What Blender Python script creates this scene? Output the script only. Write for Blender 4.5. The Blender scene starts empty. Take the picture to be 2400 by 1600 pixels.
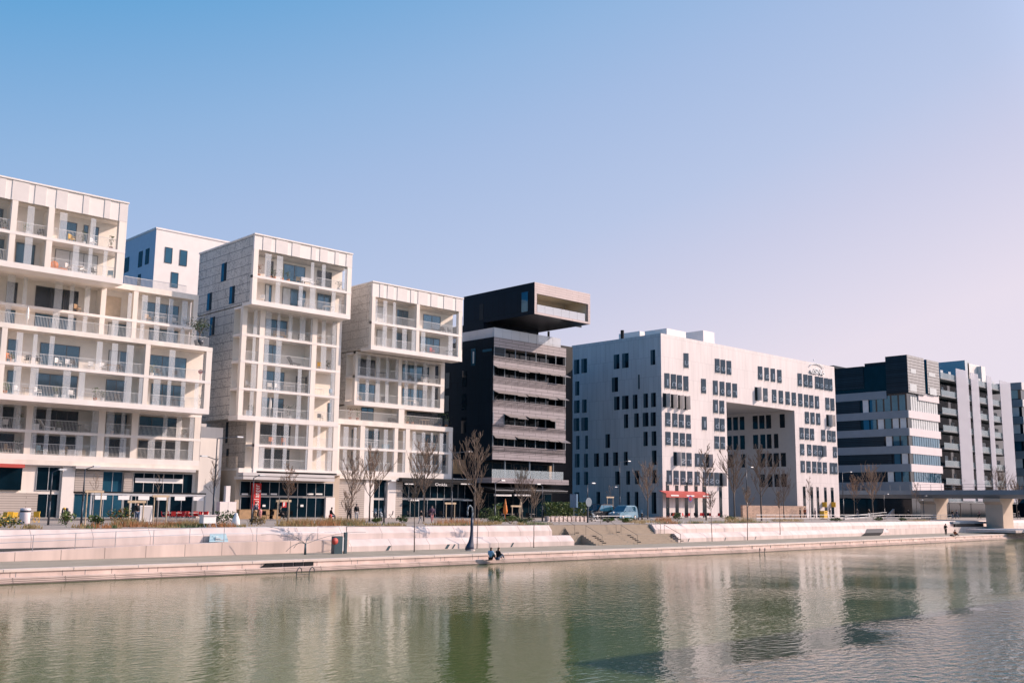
import bpy, bmesh, math, random
from mathutils import Vector, Matrix, noise
rnd = random.Random(11)
scn = bpy.context.scene
COL = scn.collection
rad = math.radians

# ------------------------------------------------------------------ camera
F_PX, CAM_H = 2400.0, 1.7
yaw, pitch, roll = rad(46.49), rad(9.036), rad(-0.613)
_f = Vector((math.cos(yaw)*math.cos(pitch), math.sin(yaw)*math.cos(pitch), math.sin(pitch)))
_r = Vector((math.sin(yaw), -math.cos(yaw), 0)); _d = _f.cross(_r)
_r, _d = (_r*math.cos(roll)+_d*math.sin(roll)), (_d*math.cos(roll)-_r*math.sin(roll))
cam_data = bpy.data.cameras.new('camera'); cam = bpy.data.objects.new('camera', cam_data); COL.objects.link(cam)
cam_data.sensor_width = 36; cam_data.lens = 36*F_PX/2400; cam_data.clip_end = 9000; cam_data.clip_start = .2
cam.matrix_world = Matrix(((_r.x, -_d.x, -_f.x, 0), (_r.y, -_d.y, -_f.y, 0), (_r.z, -_d.z, -_f.z, CAM_H), (0, 0, 0, 1)))
scn.camera = cam

# ------------------------------------------------------------------ sky, sun, exposure
SUN = Vector((1.8, -1.0, 1.12)).normalized()          # direction towards the sun
world = bpy.data.worlds.new('World'); scn.world = world; world.use_nodes = True
nt = world.node_tree; nt.nodes.clear()
wo = nt.nodes.new('ShaderNodeOutputWorld'); bg = nt.nodes.new('ShaderNodeBackground')
sky = nt.nodes.new('ShaderNodeTexSky'); sky.sky_type = 'NISHITA'; sky.sun_disc = False
sky.sun_elevation = math.asin(SUN.z); sky.sun_rotation = math.atan2(SUN.x, SUN.y)
sky.air_density = 1.1; sky.dust_density = 1.2; sky.ozone_density = 1.6; sky.altitude = 100
tc = nt.nodes.new('ShaderNodeTexCoord'); dt = nt.nodes.new('ShaderNodeVectorMath'); dt.operation = 'DOT_PRODUCT'
gdir = Vector((0.118, -0.301, -0.946)).normalized()
dt.inputs[1].default_value = gdir
nt.links.new(tc.outputs['Generated'], dt.inputs[0])
ramp = nt.nodes.new('ShaderNodeValToRGB'); cr = ramp.color_ramp
mr = nt.nodes.new('ShaderNodeMapRange'); mr.inputs['From Min'].default_value = -0.65; mr.inputs['From Max'].default_value = -0.15
nt.links.new(dt.outputs['Value'], mr.inputs['Value']); nt.links.new(mr.outputs[0], ramp.inputs['Fac'])
SKYSTOPS = [(0.05, (1.21, 3.37, 6.12)), (0.25, (2.58, 4.15, 6.59)), (0.38, (3.35, 4.49, 6.77)), (0.58, (4.34, 5.03, 6.97)), (0.71, (5.34, 5.4, 6.97)), (0.95, (7.18, 6.36, 7.25))]
while len(cr.elements) < len(SKYSTOPS): cr.elements.new(0.5)
for e, (p, c) in zip(cr.elements, SKYSTOPS): e.position = p; e.color = (c[0]/10, c[1]/10, c[2]/10, 1)
sc10 = nt.nodes.new('ShaderNodeVectorMath'); sc10.operation = 'SCALE'; sc10.inputs['Scale'].default_value = 10
nt.links.new(ramp.outputs['Color'], sc10.inputs[0])
mx = nt.nodes.new('ShaderNodeMixRGB'); mx.inputs['Fac'].default_value = 0.9
nt.links.new(sky.outputs['Color'], mx.inputs[1]); nt.links.new(sc10.outputs[0], mx.inputs[2])
bg.inputs['Strength'].default_value = 0.1
# the sky opposite the sun is deeper and darker
d2 = nt.nodes.new('ShaderNodeVectorMath'); d2.operation = 'DOT_PRODUCT'; d2.inputs[1].default_value = (1, 0, 0)
nt.links.new(tc.outputs['Generated'], d2.inputs[0])
m2 = nt.nodes.new('ShaderNodeMapRange'); m2.interpolation_type = 'SMOOTHSTEP'; m2.inputs['From Min'].default_value = -0.5; m2.inputs['From Max'].default_value = 0.12
nt.links.new(d2.outputs['Value'], m2.inputs['Value'])
t2 = nt.nodes.new('ShaderNodeMixRGB'); t2.inputs[1].default_value = (.06, .40, .62, 1); t2.inputs[2].default_value = (1, 1, 1, 1); nt.links.new(m2.outputs[0], t2.inputs[0])
s2 = nt.nodes.new('ShaderNodeVectorMath'); s2.operation = 'MULTIPLY'; nt.links.new(mx.outputs[0], s2.inputs[0]); nt.links.new(t2.outputs[0], s2.inputs[1])
# and it brightens towards the sun itself
d3 = nt.nodes.new('ShaderNodeVectorMath'); d3.operation = 'DOT_PRODUCT'; d3.inputs[1].default_value = SUN; nt.links.new(tc.outputs['Generated'], d3.inputs[0])
m3 = nt.nodes.new('ShaderNodeMapRange'); m3.interpolation_type = 'SMOOTHSTEP'; m3.inputs['From Min'].default_value = .70; m3.inputs['From Max'].default_value = 1.0
m3.inputs['To Min'].default_value = 1.0; m3.inputs['To Max'].default_value = 2.6; nt.links.new(d3.outputs['Value'], m3.inputs['Value'])
s3 = nt.nodes.new('ShaderNodeVectorMath'); s3.operation = 'SCALE'; nt.links.new(s2.outputs[0], s3.inputs[0]); nt.links.new(m3.outputs[0], s3.inputs['Scale'])
nt.links.new(s3.outputs[0], bg.inputs['Color']); nt.links.new(bg.outputs[0], wo.inputs['Surface'])
sl = bpy.data.lights.new('sun', 'SUN'); sl.energy = 4.7; sl.angle = rad(.5); sl.color = (1.0, .78, .66)
so = bpy.data.objects.new('sun', sl); COL.objects.link(so); so.location = (60, -40, 120)
so.rotation_euler = SUN.to_track_quat('Z', 'Y').to_euler()
scn.view_settings.view_transform = 'Standard'; scn.view_settings.look = 'None'
scn.view_settings.exposure = 0.24; scn.view_settings.gamma = 1; scn.view_settings.use_curve_mapping = False

# ------------------------------------------------------------------ survey helpers: read a point off a real plane
def ray(px, py): return _r*(px-1200) + _d*(py-800) + _f*F_PX
def PY(px, py, Y):
    v = ray(px, py); k = Y/v.y; return v.x*k, CAM_H+v.z*k
def PX(px, py, X):
    v = ray(px, py); k = X/v.x; return v.y*k, CAM_H+v.z*k
def PZ(px, py, Z):
    v = ray(px, py); k = (Z-CAM_H)/v.z; return v.x*k, v.y*k
CR = dict(A=(0,400,4.612), B=(0,700,4.612), C=(0,1000,4.612), D=(440,520,5.6), E=(440,780,5.6), F=(440,1040,5.2275),
          G=(800,640,7.128), H=(780,840,6.534), I=(800,1050,5.6), J=(1040,640,6.533), K=(1040,860,7.128), L=(1060,1060,5.808),
          M=(1320,760,5.6), N=(1640,760,5.6), O=(1320,1000,5.228), P=(1640,1000,5.228), Q=(1920,820,6.534), S=(1920,1040,6.272),
          T=(2160,820,6.533), U=(2160,1040,6.271), n=(0,0,1))
def nat(c, x, y): a = CR[c]; return a[0]+x/a[2], a[1]+y/a[2]
def XY(c, x, y, Y): return PY(*nat(c, x, y), Y)[0]
def ZY(c, x, y, Y): return PY(*nat(c, x, y), Y)[1]
def YX(c, x, y, X): return PX(*nat(c, x, y), X)
def gx(px, Y, py=1215): return PY(px, py, Y)[0]

# ------------------------------------------------------------------ materials
MATS = {}
def mat(name, col, rough=.6, metal=0., var=0., vscale=1.5, spec=.5, bump=0., bscale=20., streak=False):
    if name in MATS: return MATS[name]
    m = bpy.data.materials.new(name); m.use_nodes = True; t = m.node_tree; b = t.nodes['Principled BSDF']
    b.inputs['Base Color'].default_value = (*col, 1); b.inputs['Roughness'].default_value = rough
    b.inputs['Metallic'].default_value = metal; b.inputs['Specular IOR Level'].default_value = spec
    co = t.nodes.new('ShaderNodeNewGeometry')
    if var > 0:
        n = t.nodes.new('ShaderNodeTexNoise'); n.inputs['Scale'].default_value = vscale; n.inputs['Detail'].default_value = 6
        if streak:
            mp = t.nodes.new('ShaderNodeMapping'); mp.inputs['Scale'].default_value = (1, 1, .12)
            t.links.new(co.outputs['Position'], mp.inputs[0]); t.links.new(mp.outputs[0], n.inputs['Vector'])
        else: t.links.new(co.outputs['Position'], n.inputs['Vector'])
        r = t.nodes.new('ShaderNodeMapRange'); r.inputs['From Min'].default_value = .3; r.inputs['From Max'].default_value = .7
        r.inputs['To Min'].default_value = 1-var; r.inputs['To Max'].default_value = 1+var*.6
        t.links.new(n.outputs['Fac'], r.inputs['Value'])
        mu = t.nodes.new('ShaderNodeVectorMath'); mu.operation = 'SCALE'; mu.inputs[0].default_value = col
        t.links.new(r.outputs[0], mu.inputs['Scale']); t.links.new(mu.outputs[0], b.inputs['Base Color'])
    if bump > 0:
        n2 = t.nodes.new('ShaderNodeTexNoise'); n2.inputs['Scale'].default_value = bscale; n2.inputs['Detail'].default_value = 4
        t.links.new(co.outputs['Position'], n2.inputs['Vector'])
        bp = t.nodes.new('ShaderNodeBump'); bp.inputs['Strength'].default_value = bump; bp.inputs['Distance'].default_value = .03
        t.links.new(n2.outputs['Fac'], bp.inputs['Height']); t.links.new(bp.outputs[0], b.inputs['Normal'])
    MATS[name] = m; return m

def translucent(name, col, alpha, rough=.15):
    """glass that lets part of what is behind show through"""
    m = bpy.data.materials.new(name); m.use_nodes = True; t = m.node_tree; b = t.nodes['Principled BSDF']; o = t.nodes['Material Output']
    b.inputs['Base Color'].default_value = (*col, 1); b.inputs['Roughness'].default_value = rough
    tr = t.nodes.new('ShaderNodeBsdfTransparent'); mi = t.nodes.new('ShaderNodeMixShader'); mi.inputs[0].default_value = alpha
    t.links.new(tr.outputs[0], mi.inputs[1]); t.links.new(b.outputs[0], mi.inputs[2]); t.links.new(mi.outputs[0], o.inputs[0])
    MATS[name] = m; return m

def grid_mat(name, col, dark, axes, bw, bh, mortar, rough=.6, perf=0., perf_scale=6., offset=0.5, mvar=.08, stain=.12):
    """panelled wall: joint lines (and punched holes) laid out in world metres"""
    m = bpy.data.materials.new(name); m.use_nodes = True; t = m.node_tree; b = t.nodes['Principled BSDF']
    g = t.nodes.new('ShaderNodeNewGeometry'); sp = t.nodes.new('ShaderNodeSeparateXYZ'); cb = t.nodes.new('ShaderNodeCombineXYZ')
    t.links.new(g.outputs['Position'], sp.inputs[0])
    t.links.new(sp.outputs[axes[0]], cb.inputs[0]); t.links.new(sp.outputs[axes[1]], cb.inputs[1])
    br = t.nodes.new('ShaderNodeTexBrick'); br.inputs['Scale'].default_value = 1; br.inputs['Brick Width'].default_value = bw
    br.inputs['Row Height'].default_value = bh; br.inputs['Mortar Size'].default_value = mortar; br.offset = offset
    br.inputs['Color1'].default_value = (*col, 1); br.inputs['Color2'].default_value = (*[c*(1-mvar) for c in col], 1)
    br.inputs['Mortar'].default_value = (*dark, 1); br.inputs['Mortar Smooth'].default_value = .2
    t.links.new(cb.outputs[0], br.inputs['Vector']); out = br.outputs['Color']
    if perf > 0:
        v = t.nodes.new('ShaderNodeTexVoronoi'); v.inputs['Scale'].default_value = perf_scale
        t.links.new(cb.outputs[0], v.inputs['Vector'])
        n = t.nodes.new('ShaderNodeTexNoise'); n.inputs['Scale'].default_value = .35; n.inputs['Detail'].default_value = 3
        t.links.new(cb.outputs[0], n.inputs['Vector'])
        th = t.nodes.new('ShaderNodeMath'); th.operation = 'MULTIPLY'; th.inputs[1].default_value = .72; t.links.new(n.outputs['Fac'], th.inputs[0])
        lt = t.nodes.new('ShaderNodeMath'); lt.operation = 'LESS_THAN'; t.links.new(v.outputs['Distance'], lt.inputs[0]); t.links.new(th.outputs[0], lt.inputs[1])
        ml = t.nodes.new('ShaderNodeMath'); ml.operation = 'MULTIPLY'; ml.inputs[1].default_value = perf; t.links.new(lt.outputs[0], ml.inputs[0])
        mi = t.nodes.new('ShaderNodeMixRGB'); t.links.new(ml.outputs[0], mi.inputs[0]); t.links.new(out, mi.inputs[1]); mi.inputs[2].default_value = (*dark, 1)
        out = mi.outputs[0]
    sn = t.nodes.new('ShaderNodeTexNoise'); sn.inputs['Scale'].default_value = .9; sn.inputs['Detail'].default_value = 5
    sm_ = t.nodes.new('ShaderNodeMapping'); sm_.inputs['Scale'].default_value = (1, 1, .15); t.links.new(g.outputs['Position'], sm_.inputs[0]); t.links.new(sm_.outputs[0], sn.inputs['Vector'])
    sr = t.nodes.new('ShaderNodeMapRange'); sr.inputs['From Min'].default_value = .3; sr.inputs['From Max'].default_value = .7; sr.inputs['To Min'].default_value = 1-stain; sr.inputs['To Max'].default_value = 1.04
    t.links.new(sn.outputs['Fac'], sr.inputs['Value']); sv_ = t.nodes.new('ShaderNodeVectorMath'); sv_.operation = 'SCALE'; t.links.new(out, sv_.inputs[0]); t.links.new(sr.outputs[0], sv_.inputs['Scale']); out = sv_.outputs[0]
    t.links.new(out, b.inputs['Base Color']); b.inputs['Roughness'].default_value = rough
    MATS[name] = m; return m

WHITE = (.82, .745, .665)
mat('white_render', WHITE, .55, var=.12, vscale=.9, streak=True)
mat('white_panel', (.82, .76, .71), .4, var=.04, vscale=1.2)
mat('grey_panel', (.58, .55, .53), .4, var=.05, vscale=1.2)
mat('panel_tint', (.72, .67, .635), .4, var=.05, vscale=1.2)
mat('loggia_wall', (.80, .73, .64), .7, var=.06)
mat('awning_grey', (.20, .175, .17), .5, var=.1)
grid_mat('pale_slats', (.56, .455, .44), (.26, .21, .2), (0, 2), 2.2, .3, .02, rough=.5, mvar=.07)
mat('soffit', (.84, .74, .60), .7, var=.05)
mat('white_trim', (.83, .77, .72), .4, var=.08, vscale=.7, streak=True)
mat('rail_white', (.62, .62, .60), .4)
mat('frame_dark', (.03, .035, .04), .4)
mat('frame_light', (.55, .56, .57), .35, metal=.3)
mat('steel', (.45, .46, .47), .35, metal=.7)
mat('window_glass', (.018, .075, .12), .03, var=.35, vscale=.35)
for _n, _i in (('window_glass', 1.85),):
    _b = MATS[_n].node_tree.nodes['Principled BSDF']; _b.inputs['IOR'].default_value = _i; _b.inputs['Specular Tint'].default_value = (.34, .70, .98, 1)
mat('window_dark', (.003, .013, .022), .06, var=.3, vscale=.5, spec=.3)
mat('curtain', (.62, .64, .64), .8, var=.1)
def striped_glass(name, col, cell, thr, a_on, a_off):
    m = bpy.data.materials.new(name); m.use_nodes = True; t = m.node_tree; b = t.nodes['Principled BSDF']; o = t.nodes['Material Output']
    b.inputs['Base Color'].default_value = (*col, 1); b.inputs['Roughness'].default_value = .2
    g = t.nodes.new('ShaderNodeNewGeometry'); sp = t.nodes.new('ShaderNodeSeparateXYZ'); t.links.new(g.outputs['Position'], sp.inputs[0])
    def M(op, a, v):
        n = t.nodes.new('ShaderNodeMath'); n.operation = op; t.links.new(a, n.inputs[0]); n.inputs[1].default_value = v; return n.outputs[0]
    cx = M('FLOOR', M('DIVIDE', sp.outputs[0], cell), 0); oi = t.nodes.new('ShaderNodeObjectInfo'); cz = M('MULTIPLY', oi.outputs['Random'], 91.)
    cb = t.nodes.new('ShaderNodeCombineXYZ'); t.links.new(cx, cb.inputs[0]); t.links.new(cz, cb.inputs[1])
    w = t.nodes.new('ShaderNodeTexWhiteNoise'); w.noise_dimensions = '3D'; t.links.new(cb.outputs[0], w.inputs['Vector'])
    fr = M('FRACT', M('DIVIDE', M('ADD', sp.outputs[0], 0.), cell), 0); fx = t.nodes.new('ShaderNodeMath'); fx.operation = 'MULTIPLY_ADD'; t.links.new(w.outputs['Value'], fx.inputs[0]); fx.inputs[1].default_value = .28; fx.inputs[2].default_value = .24
    ls = t.nodes.new('ShaderNodeMath'); ls.operation = 'LESS_THAN'; t.links.new(fr, ls.inputs[0])
    w2 = t.nodes.new('ShaderNodeTexWhiteNoise'); w2.noise_dimensions = '3D'; o2 = t.nodes.new('ShaderNodeVectorMath'); o2.operation = 'ADD'; o2.inputs[1].default_value = (7.3, 2.1, 5.5); t.links.new(cb.outputs[0], o2.inputs[0]); t.links.new(o2.outputs[0], w2.inputs['Vector'])
    pr_ = t.nodes.new('ShaderNodeMath'); pr_.operation = 'MULTIPLY'; t.links.new(fx.outputs[0], pr_.inputs[0]); t.links.new(M('GREATER_THAN', w2.outputs['Value'], .30), pr_.inputs[1]); t.links.new(pr_.outputs[0], ls.inputs[1])
    r = t.nodes.new('ShaderNodeMapRange'); t.links.new(ls.outputs[0], r.inputs['Value']); r.inputs['To Min'].default_value = a_off; r.inputs['To Max'].default_value = a_on
    tr = t.nodes.new('ShaderNodeBsdfTransparent'); mi = t.nodes.new('ShaderNodeMixShader')
    t.links.new(r.outputs[0], mi.inputs[0]); t.links.new(tr.outputs[0], mi.inputs[1]); t.links.new(b.outputs[0], mi.inputs[2]); t.links.new(mi.outputs[0], o.inputs[0])
    MATS[name] = m
striped_glass('printed_glass', (.86, .90, .93), 1.42, .60, .25, .02)
translucent('clear_glass', (.75, .85, .88), .28, .03)
translucent('balustrade_glass', (.72, .75, .80), .62, .08)
grid_mat('perforated_panel', (.60, .57, .53), (.16, .16, .16), (1, 2), 3.2, .98, .035, perf=.5, perf_scale=4.2)
grid_mat('perforated_warm', (.74, .66, .58), (.38, .31, .25), (1, 2), 3.2, .98, .03, perf=.55, perf_scale=4.2)
grid_mat('black_cladding', (.004, .012, .022), (.002, .004, .008), (1, 2), 1.2, 2.9, .02, rough=.5)
MATS['black_cladding'].node_tree.nodes['Principled BSDF'].inputs['Specular IOR Level'].default_value = .12
grid_mat('taupe_slats', (.35, .305, .315), (.09, .08, .085), (0, 2), 2.2, .42, .03, rough=.45, mvar=.07)
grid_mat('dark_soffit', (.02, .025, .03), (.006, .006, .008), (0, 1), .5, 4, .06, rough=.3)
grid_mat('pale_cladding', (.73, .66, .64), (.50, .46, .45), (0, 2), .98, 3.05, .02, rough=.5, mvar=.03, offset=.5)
grid_mat('pale_cladding_shaded', (.55, .58, .60), (.30, .33, .36), (1, 2), .98, 3.05, .02, rough=.5, mvar=.06, offset=.5)  # same white as the front, with shade put into a darker, bluer colour
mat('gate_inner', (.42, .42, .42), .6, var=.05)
mat('shutter_grey', (.20, .23, .25), .45, var=.1)
mat('letter_pale', (.78, .80, .80), .5)
mat('white_sign', (.85, .83, .80), .5)
grid_mat('concrete', (.77, .615, .54), (.34, .27, .24), (0, 2), 2.9, 9, .03, rough=.8, mvar=.10, stain=.26, offset=0)
grid_mat('concrete_pale', (.74, .625, .575), (.40, .33, .31), (0, 2), 4.1, 9, .03, rough=.75, mvar=.07, stain=.2, offset=0)
mat('concrete_cap', (.74, .62, .54), .75, var=.08)
mat('concrete_grey', (.22, .24, .26), .7, var=.08)
mat('spandrel_shade_grey', (.19, .235, .275), .55, var=.07, vscale=.6)  # pale bands' side copy with shade in its colour; plain grey on other things
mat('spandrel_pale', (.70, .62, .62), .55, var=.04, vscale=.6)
grid_mat('louvre_dark', (.018, .042, .062), (.008, .012, .018), (1, 2), 40, .36, .06, rough=.35, mvar=.4)
for _m in ('louvre_dark',): MATS[_m].node_tree.nodes['Principled BSDF'].inputs['Specular IOR Level'].default_value = .12
grid_mat('tile_grid', (.44, .43, .42), (.10, .09, .09), (0, 2), .62, .62, .09, rough=.5, offset=0)
mat('teal_wall', (.02, .13, .19), .5)
translucent('mesh_screen', (.55, .54, .60), .62, .4)
translucent('balcony_glass', (.16, .23, .26), .7, .08)
mat('waterline', (.10, .085, .065), .6, var=.4, vscale=1.5)
mat('penthouse_grey', (.50, .55, .58), .5, var=.05)
mat('asphalt', (.20, .19, .18), .9, var=.15, vscale=.6, bump=.3, bscale=40)
mat('paving', (.36, .31, .27), .85, var=.14, vscale=.5, bump=.2)
mat('walkway', (.34, .295, .225), .9, var=.18, vscale=.45, bump=.3, bscale=30)
mat('grass_verge', (.12, .15, .045), .9, var=.3, vscale=2)
mat('earth', (.20, .17, .13), .95, var=.2)
mat('stone_step', (.36, .295, .225), .8, var=.10, vscale=2, bump=.2)
mat('bark', (.155, .125, .105), .85, var=.3, vscale=4)
mat('twig', (.26, .185, .135), .85, var=.25, vscale=3)
mat('red', (.55, .02, .02), .45, var=.1)
mat('red_awning', (.48, .065, .05), .6, var=.06)
mat('orange', (.75, .22, .04), .5, var=.1)
mat('yellow', (.75, .45, .04), .5, var=.1)
mat('wood', (.42, .26, .13), .6, var=.2, vscale=3)
mat('wood_pale', (.55, .42, .28), .6, var=.15, vscale=3)
mat('black', (.006, .008, .011), .5, spec=.25)
mat('navy', (.015, .03, .07), .5, var=.1)
mat('pole_grey', (.05, .06, .075), .4, metal=.3)
mat('teal_metal', (.05, .09, .11), .4, metal=.2)
mat('terracotta', (.45, .19, .10), .7)
mat('leaf', (.055, .095, .025), .6, var=.5, vscale=2.2)
mat('leaf_light', (.12, .17, .035), .6, var=.4, vscale=2.2)
mat('leaf_rust', (.28, .12, .04), .7, var=.4, vscale=3)
mat('grass_dry', (.26, .19, .08), .8, var=.4, vscale=3)
mat('beige_wall', (.52, .43, .34), .75, var=.06, vscale=.8)
grid_mat('slat_panel', (.50, .44, .39), (.22, .19, .17), (0, 2), 6, .22, .025, rough=.6, mvar=.05)
grid_mat('timber_fence', (.40, .25, .12), (.14, .08, .04), (0, 2), .14, 6, .02, rough=.7, mvar=.2, offset=0)
grid_mat('brick_wall', (.50, .34, .25), (.30, .21, .17), (0, 2), .6, .25, .02, rough=.8, mvar=.3)
mat('blue_white', (.42, .55, .68), .55, var=.05)
mat('skin', (.55, .36, .27), .6)
mat('hair', (.03, .02, .015), .6)
mat('car_blue', (.15, .29, .38), .25, spec=.7)
mat('car_black', (.012, .014, .018), .25, spec=.7)
mat('tyre', (.012, .012, .012), .8)
mat('lamp_head', (.55, .56, .56), .35)

# ------------------------------------------------------------------ mesh helpers
WORLD = {}
def wl(o): return WORLD.get(o.name, Vector((0, 0, 0)))
class MB:
    def __init__(s): s.v = []; s.f = []; s.m = []; s.mi = 0; s.smooth = False
    def add(s, vs, fs):
        b = len(s.v); s.v += [tuple(v) for v in vs]
        for f in fs: s.f.append([b+i for i in f]); s.m.append(s.mi)
    def box(s, x0, x1, y0, y1, z0, z1):
        if x0 > x1: x0, x1 = x1, x0
        if y0 > y1: y0, y1 = y1, y0
        if z0 > z1: z0, z1 = z1, z0
        s.add([(x0,y0,z0),(x1,y0,z0),(x1,y1,z0),(x0,y1,z0),(x0,y0,z1),(x1,y0,z1),(x1,y1,z1),(x0,y1,z1)],
              [(3,2,1,0),(4,5,6,7),(0,1,5,4),(1,2,6,5),(2,3,7,6),(3,0,4,7)]); return s
    def quad(s, a, b, c, d): s.add([a,b,c,d], [(0,1,2,3)]); return s
    def prism(s, pts, axis, a, b):
        """polygon pts (2-D) extruded along axis from a to b"""
        def P(p, t):
            return (t, p[0], p[1]) if axis == 0 else ((p[0], t, p[1]) if axis == 1 else (p[0], p[1], t))
        n = len(pts); s.add([P(p, a) for p in pts]+[P(p, b) for p in pts],
            [tuple(range(n)), tuple(range(2*n-1, n-1, -1))]+[(i, i+n, (i+1) % n+n, (i+1) % n) for i in range(n)]); return s
    def tube(s, p0, p1, r0, r1=None, n=6, cap=True):
        p0 = Vector(p0); p1 = Vector(p1); r1 = r0 if r1 is None else r1
        d = (p1-p0)
        if d.length < 1e-6: return s
        d.normalize(); u = d.orthogonal().normalized(); w = d.cross(u)
        vs = [p0+(u*math.cos(2*math.pi*i/n)+w*math.sin(2*math.pi*i/n))*r0 for i in range(n)] + \
             [p1+(u*math.cos(2*math.pi*i/n)+w*math.sin(2*math.pi*i/n))*r1 for i in range(n)]
        fs = [(i, (i+1) % n, (i+1) % n+n, i+n) for i in range(n)]
        if cap: fs += [tuple(range(n-1, -1, -1)), tuple(range(n, 2*n))]
        s.add(vs, fs); return s
    def path(s, pts, r, n=5):
        for a, b in zip(pts[:-1], pts[1:]): s.tube(a, b, r, r, n)
        return s
    def lathe(s, prof, c=(0,0,0), n=10):
        c = Vector(c); k = len(prof)
        vs = [c+Vector((r*math.cos(2*math.pi*i/n), r*math.sin(2*math.pi*i/n), z)) for r, z in prof for i in range(n)]
        fs = [(j*n+i, j*n+(i+1) % n, (j+1)*n+(i+1) % n, (j+1)*n+i) for j in range(k-1) for i in range(n)]
        fs += [tuple(range(n-1, -1, -1)), tuple(range((k-1)*n, k*n))]
        s.add(vs, fs); return s
    def ell(s, c, r, n=8, m=6):
        prof = [(max(1e-3, math.sin(math.pi*j/m)), -math.cos(math.pi*j/m)) for j in range(m+1)]
        c = Vector(c)
        vs = [c+Vector((p*r[0]*math.cos(2*math.pi*i/n), p*r[1]*math.sin(2*math.pi*i/n), z*r[2])) for p, z in prof for i in range(n)]
        fs = [(j*n+i, j*n+(i+1) % n, (j+1)*n+(i+1) % n, (j+1)*n+i) for j in range(m) for i in range(n)]
        s.add(vs, fs); return s
    def leaf(s, c, size, up=.3):
        c = Vector(c); a = Vector((rnd.uniform(-1,1), rnd.uniform(-1,1), rnd.uniform(-1,1)+up)).normalized(); b = a.orthogonal().normalized()
        b = (Matrix.Rotation(rnd.uniform(0, 6.28), 3, a) @ b); d = a.cross(b)
        s.add([c-b*size*.5, c+d*size*.28, c+b*size*.5, c-d*size*.28], [(0,1,2,3)])
    def build(s, name, m, parent=None, label=None, cat=None, group=None, kind=None, bevel=0):
        """link everything collected so far as ONE object"""
        me = bpy.data.meshes.new(name)
        if parent is not None: off = wl(parent)
        else:
            xs = [v[0] for v in s.v]; ys = [v[1] for v in s.v]; zs = [v[2] for v in s.v]
            off = Vector(((min(xs)+max(xs))/2, (min(ys)+max(ys))/2, min(zs)))
        me.from_pydata([(v[0]-off.x, v[1]-off.y, v[2]-off.z) for v in s.v], [], s.f)
        ms = m if isinstance(m, (list, tuple)) else [m]
        for x in ms: me.materials.append(MATS[x])
        if len(ms) > 1: me.polygons.foreach_set('material_index', s.m)
        if s.smooth: me.polygons.foreach_set('use_smooth', [True]*len(s.f))
        me.update()
        o = bpy.data.objects.new(name, me); COL.objects.link(o)
        if parent is not None: o.parent = parent; WORLD[o.name] = off.copy()
        else: o.location = off; WORLD[o.name] = off.copy()
        if bevel:
            bm = bmesh.new(); bm.from_mesh(me); bmesh.ops.remove_doubles(bm, verts=bm.verts, dist=1e-5)
            bmesh.ops.bevel(bm, geom=list(bm.edges), offset=bevel, segments=2, affect='EDGES', clamp_overlap=True); bm.to_mesh(me); bm.free()
        return tag(o, label, cat, group, kind)
def tag(o, label=None, cat=None, group=None, kind=None):
    if label: o['label'] = label
    if cat: o['category'] = cat
    if group: o['group'] = group
    if kind: o['kind'] = kind
    return o
def thing(name, loc, label, cat, group=None):
    o = bpy.data.objects.new(name, None); COL.objects.link(o); o.location = loc; o.empty_display_size = .3
    WORLD[o.name] = Vector(loc); return tag(o, label, cat, group)
KIDS = {}
def dup(root, loc, rz=0., sc=1., label=None, group=None):
    """a copy of a thing with copies of its parts and sub-parts, sharing mesh data"""
    def cp(o, par):
        c = o.copy(); COL.objects.link(c); c.parent = par
        for ch in o.children: cp(ch, c)
        return c
    r = cp(root, None); r.location = loc; r.rotation_euler = (0, 0, rz); r.scale = (sc, sc, sc) if not isinstance(sc, tuple) else sc
    if label: r['label'] = label
    if group: r['group'] = group
    return r
def text_mesh(s, ch, x, y, z, h, mirror=False, axis='X', depth=.03, fit_w=None, up='Z', yaw_=0.):
    """lettering as flat extruded mesh, added to builder s; baseline start at (x,y,z), reading along +X and facing -Y"""
    cu = bpy.data.curves.new('t', 'FONT'); cu.body = ch; cu.size = h*1.38; cu.extrude = depth/2; cu.align_x = 'CENTER'; cu.resolution_u = 2
    ob = bpy.data.objects.new('t', cu); COL.objects.link(ob)
    me = ob.to_mesh(); vs = [v.co.copy() for v in me.vertices]; fs = [tuple(p.vertices) for p in me.polygons]
    ob.to_mesh_clear(); bpy.data.objects.remove(ob); bpy.data.curves.remove(cu)
    if not vs: return
    w = max(v.x for v in vs)-min(v.x for v in vs); k = 1.
    if fit_w: k = fit_w/max(w, 1e-3)
    cz, sz = math.cos(yaw_), math.sin(yaw_)
    out = []
    for v in vs:
        lx = v.x*k*(-1 if mirror else 1); lz = v.y; ly = -v.z
        if up == 'ROT': lx, lz = -v.y, v.x*k        # turned to read upwards
        out.append((x+lx*cz-ly*sz, y+lx*sz+ly*cz, z+lz))
    s.add(out, fs)
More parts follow.
